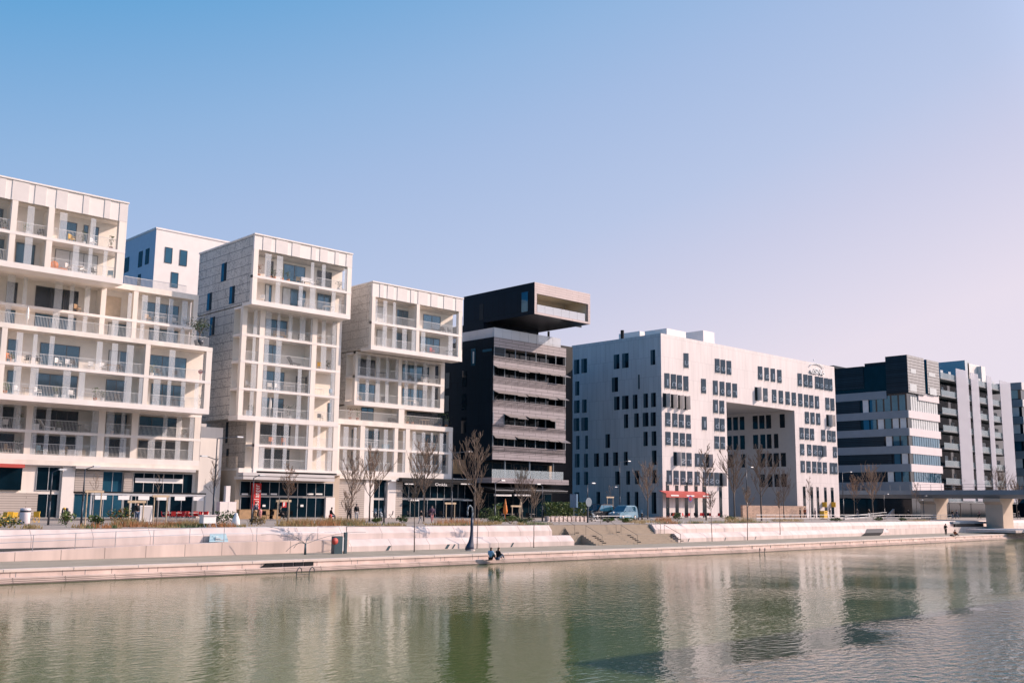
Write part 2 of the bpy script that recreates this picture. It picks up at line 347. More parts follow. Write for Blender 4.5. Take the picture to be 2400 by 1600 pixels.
#@@PART2
# ------------------------------------------------------------------ the setting: ground, basin, quay
WZ, KZ, LZ, TZ = -3.0, -2.23, -1.28, -0.30     # water, lower walkway, ledge between the walls, top of the quay wall
def qo(x): return max(0., x-92)*.062           # the quay bends away slightly further along
QX = [-70, -30, 0, 20, 30, 40, 50, 60, 70, 80, 92, 110, 130, 150, 175, 200, 240, 300]
def sweep(s, prof, xs, closed=True, zf=None):
    n = len(prof); b = []
    for x in xs: b += [(x, y+qo(x), (zf(x, z) if zf else z)) for y, z in prof]
    fs = []
    for i in range(len(xs)-1):
        for j in range(n if closed else n-1):
            k = (j+1) % n; fs.append((i*n+j, (i+1)*n+j, (i+1)*n+k, i*n+k))
    if closed: fs += [tuple(range(n-1, -1, -1)), tuple(range((len(xs)-1)*n, len(xs)*n))]
    s.add(b, fs)
def xs_in(a, b): return [a]+[x for x in QX if a+.5 < x < b-.5]+[b]

s = MB(); s.quad((-4000, 60, -.75), (4000, 60, -.75), (4000, 5000, -.75), (-4000, 5000, -.75))
s.f = []; s.v = []; s.m = []
for a, b in zip([-4000]+QX, QX+[4000]):
    s.quad((a, 73.4+qo(a), -.4), (b, 73.4+qo(b), -.4), (b, 5000, -.4), (a, 5000, -.4))
s.build('ground', 'earth', kind='structure')
s = MB()
sweep(s, [(72.95, TZ+.02), (93, 0.), (400, 0.)], QX, closed=False); s.build('promenade', 'paving', kind='structure')
s = MB(); sweep(s, [(62.95, KZ), (71.0, KZ)], QX, closed=False); s.build('lower_walkway', 'walkway', kind='structure')
s = MB(); s.box(-4000, 4000, -4000, 1.6, -4, -.02); s.build('near_bank', 'asphalt', kind='structure')
# quay edge: coping stone and stepped ledges down to the water
s = MB(); sweep(s, [(62.25, KZ+.02), (62.98, KZ+.02), (62.98, KZ-.13), (62.25, KZ-.13)], QX); s.build('quay_coping', 'concrete_cap', kind='structure')
s = MB(); sweep(s, [(62.33, KZ-.13), (62.33, KZ-.42), (61.85, KZ-.42), (61.85, KZ-.50), (61.97, KZ-.50), (61.97, KZ-.53), (61.79, KZ-.53), (61.79, KZ-.60), (61.92, KZ-.60), (61.92, KZ-.63), (61.72, KZ-.63), (61.72, KZ-.69), (61.86, KZ-.69), (61.86, KZ-.72), (61.63, KZ-.72), (61.60, -4.2), (63.2, -4.2), (63.2, KZ-.13)], QX)
s.build('quay_steps', 'concrete', kind='structure')
s = MB()
x = 16.
while x < 200:                                   # open joints between the stone slabs
    s.box(x, x+.025, 62.24+qo(x), 62.99+qo(x), KZ-.13, KZ+.024); s.box(x+.7, x+.73, 62.32+qo(x), 62.36+qo(x), KZ-.42, KZ-.135); x += 3.9
s.build('quay_joints', 'concrete_grey', kind='structure')

s = MB(); sweep(s, [(61.595, WZ+.05), (61.595, WZ-.2)], QX, closed=False); s.build('waterline', 'waterline', kind='structure')

# water
wm = bpy.data.materials.new('water'); wm.use_nodes = True; t = wm.node_tree; b = t.nodes['Principled BSDF']; MATS['water'] = wm
b.inputs['Base Color'].default_value = (.105, .145, .045, 1); b.inputs['Roughness'].default_value = .07; b.inputs['IOR'].default_value = 1.72
g = t.nodes.new('ShaderNodeNewGeometry')
def wnoise(scale, detail, sx=1., sy=1., rot=0.):
    mp = t.nodes.new('ShaderNodeMapping'); mp.inputs['Scale'].default_value = (sx, sy, 1); mp.inputs['Rotation'].default_value = (0, 0, rot)
    n = t.nodes.new('ShaderNodeTexNoise'); n.inputs['Scale'].default_value = scale; n.inputs['Detail'].default_value = detail
    t.links.new(g.outputs['Position'], mp.inputs[0]); t.links.new(mp.outputs[0], n.inputs['Vector']); return n
n1 = wnoise(1.7, 3, 1., 1.9, rad(-44)); n2 = wnoise(.09, 2)
p = t.nodes.new('ShaderNodeMapRange'); p.inputs['From Min'].default_value = .35; p.inputs['From Max'].default_value = .62; p.inputs['To Min'].default_value = .25
t.links.new(n2.outputs['Fac'], p.inputs['Value'])
# a patch of wind-ruffled water close to the near bank, right of the camera
wsep = t.nodes.new('ShaderNodeSeparateXYZ'); t.links.new(g.outputs['Position'], wsep.inputs[0])
def wm_(op, a, b_):
    n = t.nodes.new('ShaderNodeMath'); n.operation = op
    for i, v in enumerate((a, b_)):
        if isinstance(v, (int, float)): n.inputs[i].default_value = v
        else: t.links.new(v, n.inputs[i])
    return n.outputs[0]
n3 = wnoise(.12, 3); edge = wm_('ADD', wm_('ADD', wm_('MULTIPLY', wsep.outputs[1], -1.), wm_('MULTIPLY', wsep.outputs[0], .16)), wm_('MULTIPLY', n3.outputs['Fac'], 9.))
wp = t.nodes.new('ShaderNodeMapRange'); wp.inputs['From Min'].default_value = -9.; wp.inputs['From Max'].default_value = -4.; wp.inputs['To Min'].default_value = 0.; wp.inputs['To Max'].default_value = 9.; t.links.new(edge, wp.inputs['Value'])
PATCH = wm_('ADD', p.outputs[0], wp.outputs[0])
mu = t.nodes.new('ShaderNodeMath'); mu.operation = 'MULTIPLY'; t.links.new(n1.outputs['Fac'], mu.inputs[0]); t.links.new(PATCH, mu.inputs[1])
bp = t.nodes.new('ShaderNodeBump'); bp.inputs['Strength'].default_value = .55; bp.inputs['Distance'].default_value = .05
t.links.new(mu.outputs[0], bp.inputs['Height']); t.links.new(bp.outputs[0], b.inputs['Normal'])
s = MB(); s.quad((-300, 1.5, WZ), (900, 1.5, WZ), (900, 120, WZ), (-300, 120, WZ)); s.build('water', 'water', kind='structure')

# stepped concrete quay walls
SU0, SU1 = gx(1331, 72.3), gx(1500, 72.3)      # upper flight of the stairs
SL0, SL1 = gx(1376, 70.7), gx(1588, 70.7)      # lower flight
LOW = [(70.6, KZ-.3), (70.6, KZ+.42), (71.15, LZ), (72.2, LZ), (72.2, KZ-.3)]
UPP = [(72.0, LZ-.2), (72.0, LZ+.45), (72.45, TZ), (73.0, TZ), (73.0, LZ-.2)]
def rampz(x, z):
    return z if abs(z-LZ) > .02 or x > 36 else LZ-.030*(36-x)
s = MB(); sweep(s, [(70.6, KZ-.3), (70.62, LZ), (71.9, LZ), (71.9, KZ-.3)], xs_in(-40, 49), zf=rampz)
wl1 = s.build('quay_wall', 'concrete', None, 'smooth pale concrete lower quay wall whose top slopes up beside the ramp, under the two lines of handrail', 'wall', 'concrete quay walls')
s = MB(); sweep(s, LOW, xs_in(49, SL0-2.0))
s.build('quay_wall', 'concrete_pale', None, 'lower concrete quay wall with a battered bench top, between the life-ring post and the stairs', 'wall', 'concrete quay walls')
s = MB(); sweep(s, UPP, xs_in(-40, SU0-2.6))
s.build('quay_wall', 'concrete_pale', None, 'long upper concrete quay wall along the promenade edge left of the stairs', 'wall', 'concrete quay walls')
s = MB(); sweep(s, LOW, xs_in(SL1, 149)); s.build('quay_wall', 'concrete_pale', None, 'lower concrete quay wall between the stairs and the black sloping panel', 'wall', 'concrete quay walls')
s = MB(); sweep(s, UPP, xs_in(SU1+2.2, 260)); s.build('quay_wall', 'concrete_pale', None, 'upper concrete quay wall right of the stairs, below the red-awning cafe', 'wall', 'concrete quay walls')
s = MB(); sweep(s, [(70.9, KZ-.3), (70.9, LZ-.05), (72.2, LZ-.05), (72.2, KZ-.3)], xs_in(149.01, 260)); s.build('quay_wall', 'concrete_pale', None, 'plain low concrete quay wall running from the black sloping panel to under the bridge', 'wall', 'concrete quay walls')

# stairs between promenade and lower walkway
st = thing('stone_stairs', ((SL0+SL1)/2, 71, KZ), 'wide brown stone stairs cut through the quay walls with steel handrails', 'stairs')
def flight(s, xa, xb, ya, za, zb, n, run):
    h = (zb-za)/n
    for i in range(n): s.box(xa, xb, ya+i*run, ya+n*run+.4, za+i*h-(.001*i), za+(i+1)*h)
s = MB(); flight(s, SL0, SL1-1.6, 69.5, KZ, LZ, 6, .33); s.build('flight', 'stone_step', st)
s = MB(); s.box(SL0-4.5, SL1+1.0, 71.5, 72.4, KZ, LZ-.006); s.build('landing', 'stone_step', st)
s = MB(); flight(s, SU0, SU1+2.2, 72.1, LZ, TZ, 6, .15); s.box(SU0-3.4, SU0-.01, 72.7, 73.0, LZ-.01, TZ+.01); s.build('flight', 'stone_step', st)
for xa, ya, za, zb in ((SU0+7., 72.1, LZ, TZ), (SU0+14.5, 72.1, LZ, TZ), (SU0+.6, 72.1, LZ, TZ), (SL0+6.2, 69.5, KZ, LZ), (SL0+13.5, 69.5, KZ, LZ), (SL0+.7, 69.5, KZ, LZ)):
    s = MB(); s.path([(xa, ya-.2, za), (xa, ya-.2, za+.95), (xa, ya+2.0, zb+.95), (xa, ya+2.0, zb)], .028)
    s.build('handrail', 'stone_step', st)
    s = MB()
    for k in range(5): s.box(xa+.5, xa+.95, ya+.1+k*.33, ya+.24+k*.33, za+(k+1)*.16, za+(k+1)*.16+.09)
    s.build('nosing_block', 'black', st)

# handrails along the ramp at the left
rl = thing('ramp_railing', (30, 70.75, LZ), 'thin steel handrail with slim posts along the ramp on the left quay wall', 'railing')
s = MB(); zz = lambda x: rampz(x, LZ)
for k in range(16):
    x = 8+k*2.72; s.tube((x, 70.8, zz(x)), (x, 70.8, zz(x)+1.05), .022)
s.build('posts', 'steel', rl)
for dz in (.62, 1.05):
    s = MB(); s.path([(8, 70.8, zz(8)+dz), (36, 70.8, LZ+dz), (8+15*2.72, 70.8, LZ+dz)], .022); s.build('rail', 'steel', rl)

# ------------------------------------------------------------------ white loggia apartment blocks
def window(root, xa, xb, y, za, zb, style='g', kids=True, nm='window', glass=None, fr='frame_dark', mull=None):
    """dark frame with its pane as a sub-part, on a wall facing -Y"""
    w = xb-xa; n = mull or max(1, round(w/1.15)); s = MB(); f = .05
    s.box(xa, xb, y-.07, y, zb-f, zb); s.box(xa, xb, y-.07, y, za, za+f)
    for i in range(n+1):
        x = xa+(w-f)*i/n; s.box(x, x+f, y-.065, y, za+f, zb-f)
    o = s.build(nm, fr, root)
    p = MB(); p.box(xa+.01, xb-.01, y-.035, y+.002, za+.01, zb-.01); p.build('pane', glass or ('window_dark' if style == 'd' else 'window_glass'), o)
    if style == 'c' and rnd.random() < .55:
        p = MB(); k = rnd.choice([.35, .6, 1.]); p.box(xa+f, xa+f+(w-2*f)*k, y-.05, y-.04, za+f+ (0 if rnd.random() < .5 else (zb-za)*.4), zb-f); p.build('curtain', 'curtain', o)
    return o
def railing(root, xa, xb, y, z, h=1.02, m='rail_white', sp=.13):
    s = MB(); s.box(xa, xb, y, y+.05, z+h-.04, z+h); s.box(xa, xb, y, y+.03, z+.06, z+.09)
    n = max(2, int((xb-xa)/sp))
    for i in range(n+1):
        x = xa+(xb-xa-.02)*i/n; s.box(x, x+.02, y+.005, y+.025, z+.09, z+h-.04)
    return s.build('railing', m, root)
def screens(root, xa, xb, y, za, zb, dens=.5):
    """fixed panes printed with white stripes, floor to ceiling in front of the loggias"""
    s = MB(); s.box(xa+.02, xb-.02, y, y+.012, za, zb); s.build('glass_screen', 'printed_glass', root)
def parapet(root, xa, xb, y, za, zb):
    s = MB(); x = xa; k = 0
    while x < xb-.01:
        w = min(rnd.choice([.5, .55, .9, 1.0, 1.45]), xb-x); s.mi = k % 2
        s.box(x, x+w, y+(.0 if k % 2 else .045), y+.3, za, zb); x += w; k += 1
    s.build('parapet_panels', ['white_panel', 'panel_tint'], root)
    s = MB(); s.box(xa-.06, xb+.06, y-.08, y+.5, zb, zb+.14); s.build('roof_coping', 'white_trim', root)
def loggias(root, X0, X1, Y, zs, cols, wins, depth=1.9, slab=.26, rails=True, dens=.5, back=11., side=None, top=None, skip_rail=(), bottom=True, bay_rail=.85):
    """zs: floor levels from the lowest to the ceiling of the highest; cols: (xa,xb); wins: {level: [(xa,xb,style)]}"""
    yb = Y+depth
    for i, z in enumerate(zs):
        if i == len(zs)-1 and top is not None: continue
        s = MB(); t_ = slab if i else slab+.25
        s.box(X0, X1, Y, yb+.1, z-t_ if i == 0 else z-slab, z); s.build('floor_slab', 'white_trim', root)
    for xa, xb in cols:
        s = MB(); s.box(xa, xb, Y+.02, Y+.5, zs[0], zs[-1]-.001 if top is None else zs[-1]); s.build('column', 'white_render', root)
    s = MB(); s.box(X0+.003, X1-.003, yb, yb+back, zs[0]-.3, zs[-1]+(.0 if top is None else .1)); s.build('wall', side or 'loggia_wall', root)
    if side:
        s = MB(); s.box(X0+.02, X1-.02, yb-.02, yb+.01, zs[0], zs[-1]-slab); s.build('loggia_lining', 'loggia_wall', root)
    edges = sorted([c for ab in cols for c in ab]); bays = []
    for a, b_ in zip(sorted(cols)[:-1], sorted(cols)[1:]): bays.append((a[1], b_[0]))
    for a, b_ in sorted(cols)[1:-1]:
        s = MB(); s.box((a+b_)/2-.1, (a+b_)/2+.1, Y+.5, yb-.02, zs[0], zs[-1]-slab); s.build('party_wall', 'loggia_wall', root)
    for L in range(len(zs)-1):
        z, zt = zs[L], zs[L+1]-slab
        for xa, xb in bays:
            if rails and L not in skip_rail and rnd.random() < bay_rail: railing(root, xa+.05, xb-.05, Y+.16, z)
            if dens: screens(root, xa, xb, Y+.05, z+.005, zt-.005, dens)
        for w in wins.get(L, []):
            window(root, w[0], w[1], yb-.02, z+.06, min(z+2.28, zt-.1), w[2] if len(w) > 2 else 'g')

def W(c, Y, y, *spans):
    return [(XY(c, a, y, Y), XY(c, b_, y, Y)) + ((sp[0],) if sp else ()) for a, b_, *sp in spans]

# ---------- left apartment block
b1 = thing('apartment_building', (35, 97, 0), 'large white block of stacked loggia boxes at the left edge, red awning at its foot', 'building', 'white loggia apartment blocks')
XL = 12.0
YA, YR = 95.0, 98.9
# top box
zA = ZY('n', 279, 588.6, YA)+.12; zB = ZY('n', 274.5, 652.6, YA); zT = ZY('n', 282, 521.5, YA)+.15; zTop = ZY('n', 301.4, 478.1, YA)
xr = XY('n', 301.4, 478.1, YA)
cols = [(XY('A', 125, 470, YA), XY('A', 190, 470, YA)), (XY('A', 525, 500, YA), XY('A', 590, 500, YA)), (xr-.75, xr), (XL, XL+.6), (19.3, 19.9)]
loggias(b1, XL, xr, YA, [zB, zA, zT], cols,
    {1: W('A', YA+1.9, 600, (645, 830), (905, 955), (1010, 1070), (-200, 20)), 0: W('A', YA+1.9, 950, (160, 370, 'g'), (590, 1055, 'c'), (-200, 60))}, top=zT, side='white_render', dens=.45)
parapet(b1, XL, xr, YA, zT, zTop); 
s = MB(); s.box(XL, xr-.02, YA+.5, YA+12, zT, zTop-.1); s.build('wall', 'white_render', b1)
# middle storeys set back, and the right wing
xw = XY('n', 466, 690.6, YR); zw = ZY('n', 300, 666, YR)
zL = ZY('n', 498.7, 814.9, YA)                                    # roof terrace of the lower box
zC = ZY('B', 720, 125, YR)
cols = [(XY('B', 1090, 60, YR), XY('B', 1145, 60, YR)), (XY('B', 1440, 90, YR), XY('B', 1490, 90, YR)), (xw-.5, xw), (XL, XL+.5), (20.5, 21.)]
loggias(b1, XL, xw, YR, [zL-.05, zC, zw-.55], cols,
    {1: W('A', YR+1.7, 1300, (70, 185, 'd'), (385, 850, 'd'))+W('B', YR+1.7, 100, (1540, 1930, 'g')),
     0: W('B', YR+1.7, 250, (50, 155), (370, 820, 'g'))+W('B', YR+1.7, 330, (1165, 1370, 'c'))+W('B', YR+1.7, 400, (1605, 1920, 'g'))}, depth=1.7, top=zw, side='white_render', dens=.4, skip_rail=(0,))
s = MB(); s.box(XL, xw, YR-.02, YR+10, zw-.55, zw); s.build('roof_parapet', 'white_render', b1)
railing(b1, XY('n', 300, 660, YR), xw-1, YR+.9, zw, 1.0)
xd = XY('B', 1145, 60, YR)
s = MB(); s.box(xd+.35, XY('B', 1310, 100, YR+1.5), YR+1.60, YR+1.66, zC+.02, zC+2.3); s.build('timber_door', 'wood_pale', b1)
# lower box
xq = XY('n', 498.7, 814.9, YA); zE = ZY('B', 2270, 890, YA); zF = ZY('B', 2230, 1190, YA); zM = zL-.42
cols = [(XY('B', 10, 500, YA), XY('B', 72, 500, YA)), (XY('B', 1570, 650, YA), XY('B', 1622, 650, YA)), (xq-.62, xq), (XL, XL+.5)]
loggias(b1, XL, xq, YA, [zF, zE, zM], cols,
    {1: W('B', YA+1.9, 560, (75, 185), (430, 860), (1175, 1385, 'c'), (1625, 2020, 'c'), (-250, -60)), 0: W('B', YA+1.9, 900, (70, 160), (380, 835), (1145, 1365), (1635, 2000), (-250, -60))}, side='white_render', dens=.55, top=zM, bay_rail=1.)
s = MB(); s.box(XL, xq, YA, YA+4.1, zM, zL); s.build('roof_parapet', 'white_render', b1)
railing(b1, XL+3, xq-.3, YA+.4, zL+.0, 1.05)
# two recessed floors under the lower box
zG = ZY('B', 2100, 1510, 98.5); zH = ZY('C', 2090, 400, 98.5)+.35
cols = [(XY('B', a, 1300, 98.5), XY('B', b_, 1300, 98.5)) for a, b_ in ((285, 352), (1070, 1142), (1430, 1502), (2110, 2180))]+[(XL, XL+.4)]
loggias(b1, XL, cols[3][1], 98.5, [zH, zG, zF-.35], cols,
    {1: W('B', 100.3, 1300, (-40, 170, 'd'), (365, 840, 'd'), (1150, 1370, 'c'), (1500, 1910, 'c')), 0: W('C', 100.3, 250, (-40, 140, 'd'), (345, 815, 'd'), (1130, 1330, 'd'), (1490, 1890, 'd'))}, depth=1.8, dens=.25, bay_rail=1.)
s = MB(); s.box(XL, cols[3][1], 98.5, 99, zH-.95, zH-.51); s.build('fascia', 'white_render', b1)
xs0, xs1 = cols[3][1]+.003, XY('n', 519, 1080, 98.5)
s = MB(); s.box(xs0, xs1, 98.5, 110, 0, ZY('n', 500, 1001, 98.5)); s.build('wall', 'white_render', b1)
# ground floor of the left block
yg = 98.75; zf = zH-.96
s = MB(); s.box(XL, xs0-.004, yg+.3, yg+11, -.1, zf); s.build('wall', 'white_render', b1)
def gbox(c, xa, xb, ya, yb, Y, th, m, nm, root, zlo=None, zhi=None):
    s = MB(); X0_, X1_ = XY(c, xa, (ya+yb)/2, Y), XY(c, xb, (ya+yb)/2, Y); xm = (xa+xb)/2
    s.box(X0_, X1_, Y, Y+th, ZY(c, xm, yb, Y) if zlo is None else zlo, ZY(c, xm, ya, Y) if zhi is None else zhi); return s.build(nm, m, root)
def shopwin(c, xa, xb, ya, yb, n, root, Y, m='window_dark', fr='frame_light', zlo=None):
    X0_, X1_ = XY(c, xa, (ya+yb)/2, Y), XY(c, xb, (ya+yb)/2, Y); xm = (xa+xb)/2
    window(root, X0_, X1_, Y+.29, ZY(c, xm, yb, Y) if zlo is None else zlo, ZY(c, xm, ya, Y), nm='shop_window', glass=m, fr=fr, mull=n)
gbox('C', -100, 235, 432, 682, yg, .25, 'window_dark', 'shop_window', b1)
gbox('C', -100, 270, 397, 436, yg-1.2, 1.3, 'red_awning', 'awning', b1)
gbox('C', -100, 402, 712, 985, yg, .2, 'slat_panel', 'slatted_screen', b1, zlo=0)
shopwin('C', 402, 662, 430, 690, 2, b1, yg); shopwin('C', 402, 630, 722, 985, 2, b1, yg, zlo=0.02)
gbox('C', 662, 800, 430, 985, yg, .28, 'white_panel', 'wall_panel', b1, zlo=0)
gbox('C', 805, 1112, 470, 712, yg, .22, 'slat_panel', 'slatted_screen', b1)
shopwin('C', 1112, 1335, 480, 715, 2, b1, yg, 'window_glass'); gbox('C', 1338, 1425, 490, 720, yg, .22, 'slat_panel', 'slatted_screen', b1)
shopwin('C', 1450, 2092, 500, 725, 6, b1, yg, 'window_dark'); 
s = MB(); s.box(XY('C', 1470, 600, yg), XY('C', 1985, 600, yg), yg+.20, yg+.215, ZY('C', 1700, 605, yg), ZY('C', 1700, 555, yg)); s.build('ceiling_light_strip', 'white_sign', b1)
shopwin('C', 800, 1330, 722, 985, 5, b1, yg, 'window_glass', zlo=.02); shopwin('C', 1340, 2090, 745, 985, 6, b1, yg, 'window_dark', zlo=.02)
gbox('C', 820, 2120, 440, 470, yg-.7, .9, 'grey_panel', 'canopy_box', b1)

# ---------- pale house behind, between the two white blocks
YB = 124.
hx, hz = PY(366.5, 536.5, YB); hx1 = PY(545, 565, YB)[0]
b0 = thing('apartment_building', ((hx+hx1)/2, YB, 0), 'plain white building with small punched windows and bluish side, behind the white blocks', 'building')
s = MB(); s.box(hx, hx1+2, YB, YB+16, 0, hz); s.build('wall', 'blue_white', b0)
s = MB(); s.box(hx+.003, hx1+2, YB-.06, YB-.004, 0, hz); s.build('cladding', 'white_panel', b0)
s = MB(); s.box(hx-.1, hx1+2.1, YB-.15, YB+16, hz, hz+.22); s.build('roof_coping', 'white_trim', b0)
for xa, xb, ya, yb in ((1785, 1865, 825, 995), (1945, 2025, 855, 1025), (1850, 1928, 1095, 1260)):
    window(b0, XY('A', xa, ya, YB), XY('A', xb, ya, YB), YB-.06, ZY('A', xa, yb, YB), ZY('A', xa, ya, YB), mull=1)
for xa, xb, ya, yb in ((1505, 1545, 865, 1030), (1580, 1618, 835, 1000), (1495, 1525, 1115, 1245), (1335, 1400, 930, 1085)):
    y0_, z0_ = PX(*nat('A', xb, ya), hx); y1_, _z = PX(*nat('A', xa, ya), hx); zb_ = PX(*nat('A', xb, yb), hx)[1]
    s = MB(); s.box(hx-.05, hx+.01, y0_, y1_, zb_, z0_); s.build('window', 'window_dark', b0)

# ---------- second white block (tall, perforated side)
b2 = thing('apartment_building', (58, 97, 0), 'tall white block with grey perforated side wall and the red-bannered bakery at its foot', 'building', 'white loggia apartment blocks')
xa2, xb2 = XY('n', 598, 546.8, YA), XY('n', 826.6, 594.1, YA)
zt2 = ZY('n', 598, 546.8, YA); zo2 = ZY('D', 935, 372, YA); zs2 = ZY('D', 860, 700, YA)+.08; zb2 = ZY('D', 840, 1050, YA)
cols = [(xa2, xa2+.55), (xb2-.6, xb2)]
loggias(b2, xa2, xb2, YA, [zb2+.3, zs2, zo2+.1], cols,
    {1: W('D', YA+1.9, 620, (1035, 1118, 'd'), (1255, 1540), (1700, 1890, 'd')), 0: W('D', YA+1.9, 960, (1010, 1095, 'c'), (1240, 1545, 'c'), (1700, 1880, 'c'))}, side='perforated_panel', top=zo2, dens=.5, back=10.5, bay_rail=0.)
railing(b2, XY('D', 1700, 800, YA), xb2-.7, YA+.16, zs2); railing(b2, XY('D', 1480, 1100, YA), xb2-.7, YA+.16, zb2+.3)
parapet(b2, xa2, xb2, YA, zo2+.1, zt2-.1)
s = MB(); s.box(xa2, xb2, YA+.31, YA+12.4, zo2, zt2-.12); s.build('wall', 'perforated_panel', b2)
s = MB(); s.box(xa2-.02, xa2+.3, YA+.5, YA+1.9, zb2+.1, zt2-.1); s.build('wall', 'perforated_panel', b2)
s = MB(); s.box(xa2-.06, xb2+.06, YA+.5, YA+12.5, zt2-.12, zt2+.02); s.build('roof_coping', 'white_trim', b2)
YM = 96.75
xm0, xm1 = XY('D', 722, 1300, YM), XY('D', 2022, 1400, YM)
zm = [ZY('E', 690, 1075, YM), ZY('E', 685, 710, YM), ZY('E', 697, 350, YM), ZY('D', 720, 1455, YM), zb2-.1]
cols = [(XY('E', a, 280, YM), XY('E', b_, 280, YM)) for a, b_ in ((698, 760), (932, 998), (1627, 1690), (1950, 2012))]
loggias(b2, xm0, xm1, YM, zm, cols,
    {3: W('D', YM+1.9, 1350, (1020, 1300, 'g'), (870, 905, 'd')), 2: W('E', YM+1.9, 200, (1000, 1225, 'c'), (865, 900)), 1: W('E', YM+1.9, 560, (985, 1265), (845, 880)), 0: W('E', YM+1.9, 900, (968, 1255, 'g'), (830, 855), (1840, 1890))}, side='perforated_panel', dens=.5, back=8.8, bay_rail=.9)
# two lower floors, narrower
xn0 = XY('E', 886, 1300, YM)
zn = [ZY('F', 800, 295, YM), ZY('E', 890, 1455, YM), zm[0]-.3]
cols = [(XY('E', a, 1300, YM), XY('E', b_, 1300, YM)) for a, b_ in ((886, 946), (1590, 1652), (1915, 1978))]
loggias(b2, xn0, cols[2][1], YM+.02, zn, cols, {1: W('E', YM+1.9, 1300, (950, 1345, 'd')), 0: W('F', YM+1.9, 180, (930, 1240, 'd'))}, dens=.3, back=9, side='perforated_warm', bay_rail=1.)
# windows in the perforated side
for xa, xb, ya, yb in ((450, 515, 530, 765), (555, 622, 835, 1060), (262, 320, 925, 1150), (300, 360, 1240, 1478)):
    y0_, z0_ = PX(*nat('D', xb, ya), xa2); y1_, _z = PX(*nat('D', xa, ya), xa2); zb_ = PX(*nat('D', xb, yb), xa2)[1]
    if z0_ > zb2:
        s = MB(); s.box(xa2-.03, xa2+.02, y0_, y1_, zb_, z0_); o = s.build('window', 'window_glass', b2); s = MB(); s.box(xa2-.04, xa2-.03, y0_, y0_+.45*(y1_-y0_), zb_, z0_); s.build('reveal_strip', 'black', o)  # flat black strip over the pane in place of a recess
    else:
        y0_, z0_ = PX(*nat('D', xb, ya), xm0); y1_, _z = PX(*nat('D', xa, ya), xm0); zb_ = PX(*nat('D', xb, yb), xm0)[1]
        s = MB(); s.box(xm0-.03, xm0+.02, y0_, y1_, zb_, z0_); o = s.build('window', 'window_glass', b2); s = MB(); s.box(xm0-.04, xm0-.03, y0_, y0_+.45*(y1_-y0_), zb_, z0_); s.build('reveal_strip', 'black', o)
for z0_, z1_, yy in ((zn[1]+.3, zn[1]+2.6, 102.6), (zn[0]+.2, zn[0]+2.2, 102.2)):
    s = MB(); s.box(xn0-.03, xn0+.02, yy, yy+.5, z0_, z1_); s.build('window', 'black', b2)
# bakery storey
xk0 = XY('n', 560, 1110, YM); xk1 = XY('n', 800, 1200, YM); zk = zn[0]-.02
s = MB(); s.box(xk0, xk1, YM+.55, 109, -.1, zk-.24); s.build('wall', 'beige_wall', b2)
s = MB(); s.box(xk0, xn0+.4, YM+.1, YM+.54, zk-1.0, zk); s.build('wall', 'white_render', b2)
s = MB(); s.box(xk0+.3, xn0+.2, YM+.55, 109, zk-.25, zk); s.build('roof_slab', 'white_trim', b2)
for k in range(1):
    s = MB(); y = YM+.6
    while y < 108.5: s.box(xk0+.05, xk0+.08, y, y+.03, zk, zk+1.25); y += .22
    s.box(xk0+.05, xk0+.09, YM+.6, 108.6, zk+1.2, zk+1.25); s.build('railing', 'beige_wall', b2)
s = MB(); s.box(xn0+.4, xk1, YM+.02, YM+.55, zk-.45, zk-.262); s.build('fascia', 'white_render', b2)
gbox('F', 680, 1800, 365, 400, YM-1.0, 1.5, 'grey_panel', 'awning_box', b2); gbox('F', 680, 1800, 408, 446, YM-1.3, 1.9, 'grey_panel', 'awning', b2)
shopwin('F', 655, 1800, 465, 640, 10, b2, YM+.25, 'window_dark'); shopwin('F', 655, 1690, 650, 920, 9, b2, YM+.25, 'window_dark', zlo=.02)
gbox('F', 1690, 1800, 655, 920, YM+.25, .25, 'white_panel', 'wall_panel', b2, zlo=0)
sgb = gbox('F', 785, 895, 480, 800, YM+.02, .12, 'red', 'banner_sign', b2)
s = MB(); zc0 = ZY('F', 840, 795, YM); zc1 = ZY('F', 840, 492, YM); xc_ = XY('F', 836, 640, YM)
word = 'boulanger'; hh = (zc1-zc0)/len(word)
for i, ch in enumerate(word): text_mesh(s, ch, xc_+.36, YM-.0, zc0+hh*(i+.5), .62, up='ROT', fit_w=hh*.78 if ch != 'l' else hh*.2)
s.build('lettering', 'white_sign', sgb)
sg2 = gbox('F', 1160, 1212, 690, 775, YM+.1, .06, 'red', 'poster_sign', b2)
s = MB(); z0_ = ZY('F', 1186, 765, YM)
s.box(XY('F', 1176, 730, YM), XY('F', 1186, 730, YM), YM+.08, YM+.1, z0_, z0_+.45); s.box(XY('F', 1190, 730, YM), XY('F', 1197, 730, YM), YM+.08, YM+.1, z0_+.1, z0_+.5); s.build('lettering', 'white_sign', sg2)
for k, x in enumerate((690, 920, 1045, 1490, 1600)):
    gbox('F', x-28, x+50, 604, 622, YM+.3, .03, 'white_sign', 'window_lettering', b2)
for x in (935, 1400): gbox('F', x-18, x+18, 742, 768, YM+.3, .03, 'white_sign', 'paper_notice', b2)

